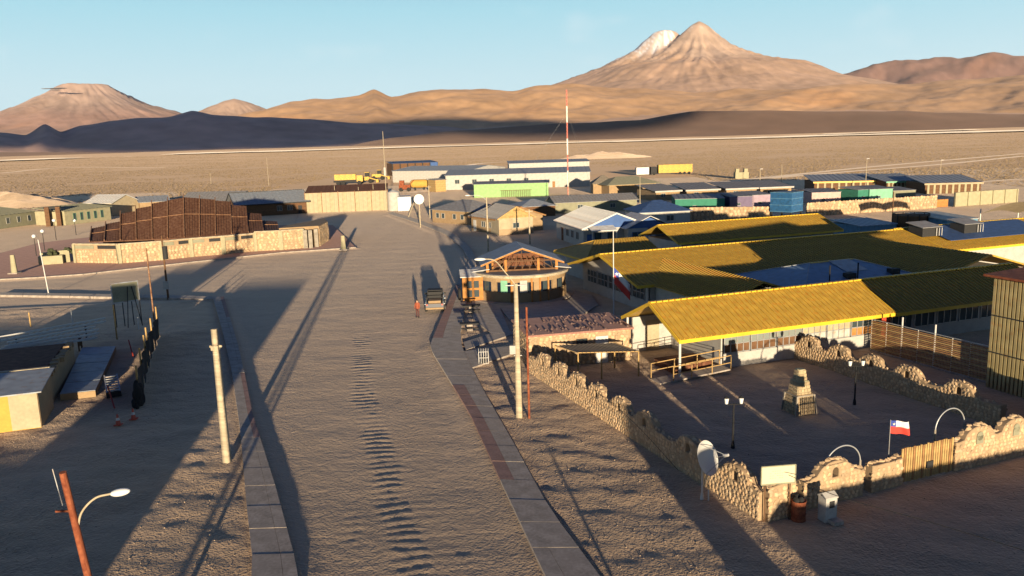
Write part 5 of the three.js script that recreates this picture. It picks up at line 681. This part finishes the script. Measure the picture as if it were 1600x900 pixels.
{ // cream corrugated fence
  const a = G(478, 333), b = G(607, 328), L = a.distanceTo(b), t = thing('sheet_fence', 'long cream corrugated sheet fence at the end of the road', 'fence', a, Math.atan2(-(b.z - a.z), b.x - a.x)), H = 4.9; for (let i = 0; i < 20; i++) { const m = mb(), w = L / 20; m.box(w * (i + .5), H / 2, 0, w - .03, H, .06); for (let k = 0; k < 3; k++) m.box(w * (i + .2 + k * .3), H / 2, .05, .1, H, .06); m.build('sheet', i % 3 ? M.cream : M.block, t); } for (let i = 0; i <= 5; i++) mb().box(L * i / 5, H / 2, .12, .16, H + .5, .14).build('post', M.brownBar, t);
  roofPlane(t, 'lean_to_roof', V(0, H + .05, -.3), V(L, H + .05, -.3), V(L, H + 1.4, -9), V(0, H + 1.4, -9), M.rust, 1.2);
}
{ const p = G(604, 329), t = thing('white_tank', 'tall white cylindrical tank beside the cream fence end', 'tank', G(616, 329)); mb().cyl(V(0, 0, 0), V(0, 4.6, 0), 1.5, 1.5, 18).build('drum', M.white, t); mb().cyl(V(0, 4.6, 0), V(0, 5.1, 0), 1.5, .3, 18).build('top', M.whitePaint, t); }
house('white_cube', 'white box shed at the depot gate', 'shed', [622, 330], [643, 329], { d: 3.5, h: 3.4, r: 3.6, roof: 'mono', wall: M.whitePaint, top: M.whiteRoof, ov: .1, rib: 0 });
one('scrap_frame', 'leaning pale timber trestle beside the white box shed', 'trestle', mb().bar(G(638, 340), G(648, 338).add(V(0, 3.2, 0)), .2).bar(G(656, 342), G(648, 338).add(V(0, 3.2, 0)), .2), M.pole);
house('machine_shed', 'dark open fronted machine shed at the back of the depot', 'shed', [614, 275], [684, 272], { d: 14, h: 6.5, lo: 6.5, r: 7.4, roof: 'mono', wall: M.darkwood, top: M.blueRoof, rib: 2, more: (t, W) => { for (let i = 0; i <= 6; i++) mb().box(W * i / 6, 3.2, .3, .5, 6.4, .4).build('column', M.dark, t); mb().box(W - 2, 3.2, .6, 4, 6.4, .3).build('wall_panel', M.blueTrim, t); } });
function machine(label, x, y, s, kind) {   // yard machines
  const t = thing(kind, label, kind === 'dump_truck' ? 'truck' : kind === 'loader' ? 'loader' : 'tank', G(x, y), rr(-.2, .2));
  if (kind === 'dump_truck') { mb().plate([V(-6.5, 4.6, 1.5), V(2.4, 4.6, 1.5), V(2.4, 4.6, -1.5), V(-6.5, 4.6, -1.5)], 2.4).build('bin', M.machine, t); mb().box(-2, 1.6, 0, 10, .8, 2.2).build('chassis', M.dark, t); mb().box(4, 2.7, 0, 2.6, 2.6, 2.6).build('cab', M.machine, t); mb().box(5.33, 3.2, 0, .06, 1, 2).build('windscreen', M.glass, t); for (const q of [-5, -3, 3.8]) for (const z of [-1.3, 1.3]) mb().cyl(V(q, .9, z - .3), V(q, .9, z + .3), .9, .9, 16).build('wheel', M.tire, t); }
  else if (kind === 'loader') { mb().box(-1, 2, 0, 4.6, 1.6, 2.2).build('engine_body', M.machine, t); mb().box(.4, 3.6, 0, 1.8, 1.9, 1.8).build('cab', M.dark, t); mb().box(.4, 4.65, 0, 2.1, .2, 2.1).build('cab_roof', M.machine, t); mb().bar(V(1, 2.4, .8), V(4.4, 1.2, .8), .35).bar(V(1, 2.4, -.8), V(4.4, 1.2, -.8), .35).build('boom', M.machine, t); mb().box(4.9, .9, 0, 1, 1.4, 3).build('bucket', M.machine, t); for (const q of [-2.2, 1.8]) for (const z of [-1.3, 1.3]) mb().cyl(V(q, .95, z - .35), V(q, .95, z + .35), .95, .95, 16).build('wheel', M.tire, t); }
  else { mb().geo(new THREE.CapsuleGeometry(1.5, 4, 6, 16), new THREE.Matrix4().makeRotationZ(Math.PI / 2).setPosition(0, 2.3, 0)).build('drum', M.ochre, t); for (const q of [-1.6, 1.6]) mb().box(q, .6, 0, .4, 1.2, 2.2).build('saddle', M.dark, t); }
  return t;
}
machine('long yellow dump truck parked in the depot', 548, 289, 1, 'dump_truck'); machine('yellow wheel loader right of the dump truck', 573, 286, 1, 'loader'); machine('yellow wheel loader near the tall thin mast', 592, 281, 1, 'loader'); machine('yellow loader before the dark machine shed', 636, 277, 1, 'loader'); machine('small yellow horizontal tank in the depot yard', 656, 297, 1, 'fuel_tank'); machine('pale yellow tank before the machine shed', 648, 276, 1, 'fuel_tank');
{ const t = thing('red_machine', 'rust red yard machine left of the yellow tank', 'machine', G(633, 299)); mb().box(0, 1.5, 0, 4, 1.6, 2).build('body', M.redRust, t); mb().box(-1, 3, 0, 1.6, 1.6, 1.8).build('cab', M.redRust, t); for (const q of [-1.3, 1.4]) for (const z of [-1, 1]) mb().cyl(V(q, .7, z - .2), V(q, .7, z + .2), .7, .7, 12).build('wheel', M.tire, t); mb().bar(V(1.5, 2, 0), V(3.4, 4, 0), .25).build('jib', M.redRust, t); }
// far yellow lorry trailer and small monument
{ const t = thing('trailer', 'long yellow trailer with dark cab on the far plain', 'trailer', G(1040, 273), .08); mb().box(4, 2.6, 0, 15, 3.6, 3).build('box_body', M.machine, t); mb().box(-5.6, 2, 0, 2.6, 3.2, 2.8).build('cab', M.dark, t); mb().box(-10.5, 2, 0, 5.5, 3, 2.8).build('white_cabin', M.whitePaint, t); for (const q of [-5.5, 6, 8, 10]) mb().cyl(V(q, .6, 1.2), V(q, .6, 1.6), .6, .6, 12).build('wheel', M.tire, t); }
{ const t = thing('plain_monument', 'small twin topped stone marker on the plain', 'monument', G(1158, 279)); mb().box(0, 1.2, 0, 5, 2.4, 2.4).build('base', M.block, t); for (const x of [-1.6, 1.6]) mb().box(x, 3, 0, 1.3, 1.4, 1.5).build('turret', M.block, t); }
// spoil heaps
function heap(label, x, y, rx, h, rz, m) { const g = new THREE.PlaneGeometry(2, 2, 40, 40), P = g.attributes.position, c = []; for (let i = 0; i < P.count; i++) { const u = P.getX(i), v = P.getY(i), q = Math.hypot(u, v), k = Math.max(0, 1 - q) ** .8; P.setXYZ(i, u * rx, k * h * (.7 + .9 * (fbm(u * 2.2 + x, v * 2.2, 4, 3) + .25)) - .15, -v * rz); } g.computeVertexNormals(); const o = mb(); o.geo(g, null, [.42, .3, .19]); const t = o.build('spoil_heap', M.soil); t.position.copy(G(x, y)); tag(t, label, 'heap'); }
heap('brown spoil heap at the far left edge', 15, 322, 22, 5, 14); heap('smaller spoil heap beside the far left heap', 58, 318, 13, 3.2, 9); heap('pale spoil heap on the plain right of the mast', 945, 247, 42, 6, 30); heap('dark conical heap far out on the plain', 1122, 217, 60, 22, 60);

// ------------------------------------------------------------------ plain tussocks and stones
{
  const g = new THREE.ConeGeometry(.5, .55, 5, 1); g.translate(0, .2, 0); const gm = new THREE.MeshStandardMaterial({ color: 0xffffff, roughness: 1 }); const N = 150000, im = new THREE.InstancedMesh(g, gm, N), m = new THREE.Matrix4(), col = new THREE.Color(); let k = 0; const q = new THREE.Quaternion();
  while (k < N) { const r = 150 * Math.pow(15, rnd()), a = rr(-.62, .62), x = Math.sin(a) * r, z = -Math.cos(a) * r; if (r < 300 && x > -120 && x < 140) continue; if (r < 480 && x > -95 && x < 75) continue; if (fbm(x * .012, z * .012, 3, 2) < -.12 + rnd() * .2 - .1) continue; if (tracks.some(T => segD(x, z, T) < 2 + r * .004)) continue; const s = rr(.4, 1.25) * (1 + r / 1500); q.setFromEuler(new THREE.Euler(0, rnd() * 6, 0)); m.compose(V(x, groundH(x, z) - .05, z), q, V(s, s * rr(.25, .5), s)); im.setMatrixAt(k, m); const c = rr(.75, 1.2); col.setRGB(.42 * c, .29 * c, .15 * c); im.setColorAt(k, col); k++; }
  im.name = 'tussock_grass'; im.castShadow = im.receiveShadow = true; tag(im, 'dry tussock grass and stones dotted over the plain', 'grass', null, 'stuff'); scene.add(im);
}
{
  const g = new THREE.IcosahedronGeometry(1, 0), N = 11000, im = new THREE.InstancedMesh(g, new THREE.MeshStandardMaterial({ color: 0xffffff, roughness: 1 }), N), m = new THREE.Matrix4(), q = new THREE.Quaternion(), col = new THREE.Color(); let k = 0;
  while (k < N) { const z = -22 - 115 * rnd() ** 1.6, x = rr(-60, 45) * (z < -60 ? 1 : .8); const d = sdPoly(roadPoly, x, z); if (d > -2.2 && d < .15) continue; const inRoad = d > 0; if (inRoad && rnd() < .72) continue; const s = rr(.006, inRoad ? .016 : .03); q.setFromEuler(new THREE.Euler(rnd() * 3, rnd() * 3, 0)); m.compose(V(x, (inRoad ? roadH(x, z) : groundH(x, z)) + s * .3, z), q, V(s * 1.4, s * .8, s)); im.setMatrixAt(k, m); const c = rr(.6, 1.15); col.setRGB(.36 * c, .27 * c, .19 * c); im.setColorAt(k, col); k++; }
  im.name = 'gravel'; im.castShadow = true; tag(im, 'loose stones and gravel strewn over dirt road and verges', 'gravel', null, 'stuff'); scene.add(im);
}

// ------------------------------------------------------------------ behind the camera: what throws the long shadows into the view
{
  const back = (p, z) => p.x + (z - p.z) * Math.tan(SUN_AZ);          // where a shadow's source stands at depth z
  { const p = G(262, 900), t = thing('utility_pole', 'concrete pole standing behind the viewpoint', 'pole', [back(p, 5), 0, 5]); mb().cyl(V(0, 0, 0), V(0, 9.2, 0), .17, .11).build('post', M.pole, t); }
  { const p = G(945, 895), t = thing('utility_pole', 'short pole standing behind the viewpoint at right', 'pole', [back(p, -14), 0, -14]); mb().cyl(V(0, 0, 0), V(0, 1.75, 0), .09, .07).build('post', M.pole, t); }
  { const z0 = -9, t = thing('low_house', 'low house below the viewpoint at right', 'house', [back(G(1262, 850), z0), 0, z0]); mb().box(22, 1, 4, 44, 2.0, 8).build('wall', M.adobe, t); gable(t, 0, 44, 8.4, 4, -.4, 2.1, 2.55, M.greyRoof, null, 1.2); gableEnd(mb(), .1, 8, 4, 0, 2.05, 2.1, 2.5).build('gable_wall', M.adobe, t); }
  { const z0 = -10, a = back(G(1118, 870), z0), b = back(G(1186, 870), z0), t = thing('water_tower', 'narrow water tower below the viewpoint', 'tower', [(a + b) / 2, 0, z0]); mb().box(0, 1.85, 0, b - a, 3.7, 1.6).build('shaft', M.adobe, t); mb().box(0, 3.78, 0, b - a + .1, .16, 1.8).build('cap', M.conc, t); }
  { const z0 = 0, t = thing('town_hall', 'hall with tower behind the viewpoint at left', 'building', [0, 0, z0]), bk = (a, b, h, d) => { mb().box((a + b) / 2, h / 2, d / 2, b - a, h, d).build('wall', M.adobe, t); mb().box((a + b) / 2, h + .06, d / 2, b - a + .2, .12, d + .2).build('roof', M.greyRoof, t); };
    bk(-19.5, back(G(200, 820), z0), 6.3, 9); bk(-28, -19.5, 2.7, 8); bk(-60, -28, 5.1, 9); const tp = back(G(350, 397), z0); mb().box(tp, 4.6, 4, 3, 9.2, 3).build('tower', M.adobe, t); mb().box(tp - 1.8, 3.9, 6.5, 6.2, 7.8, 2).build('tower_base', M.adobe, t); }
}
for (const o of scene.children) o.traverse(q => { if (q.isMesh) { q.castShadow = true; q.receiveShadow = true; } });
scene.fog = new THREE.FogExp2(new THREE.Color().setRGB(.8, .85, 1), 7e-6);
renderer.render(scene, camera);
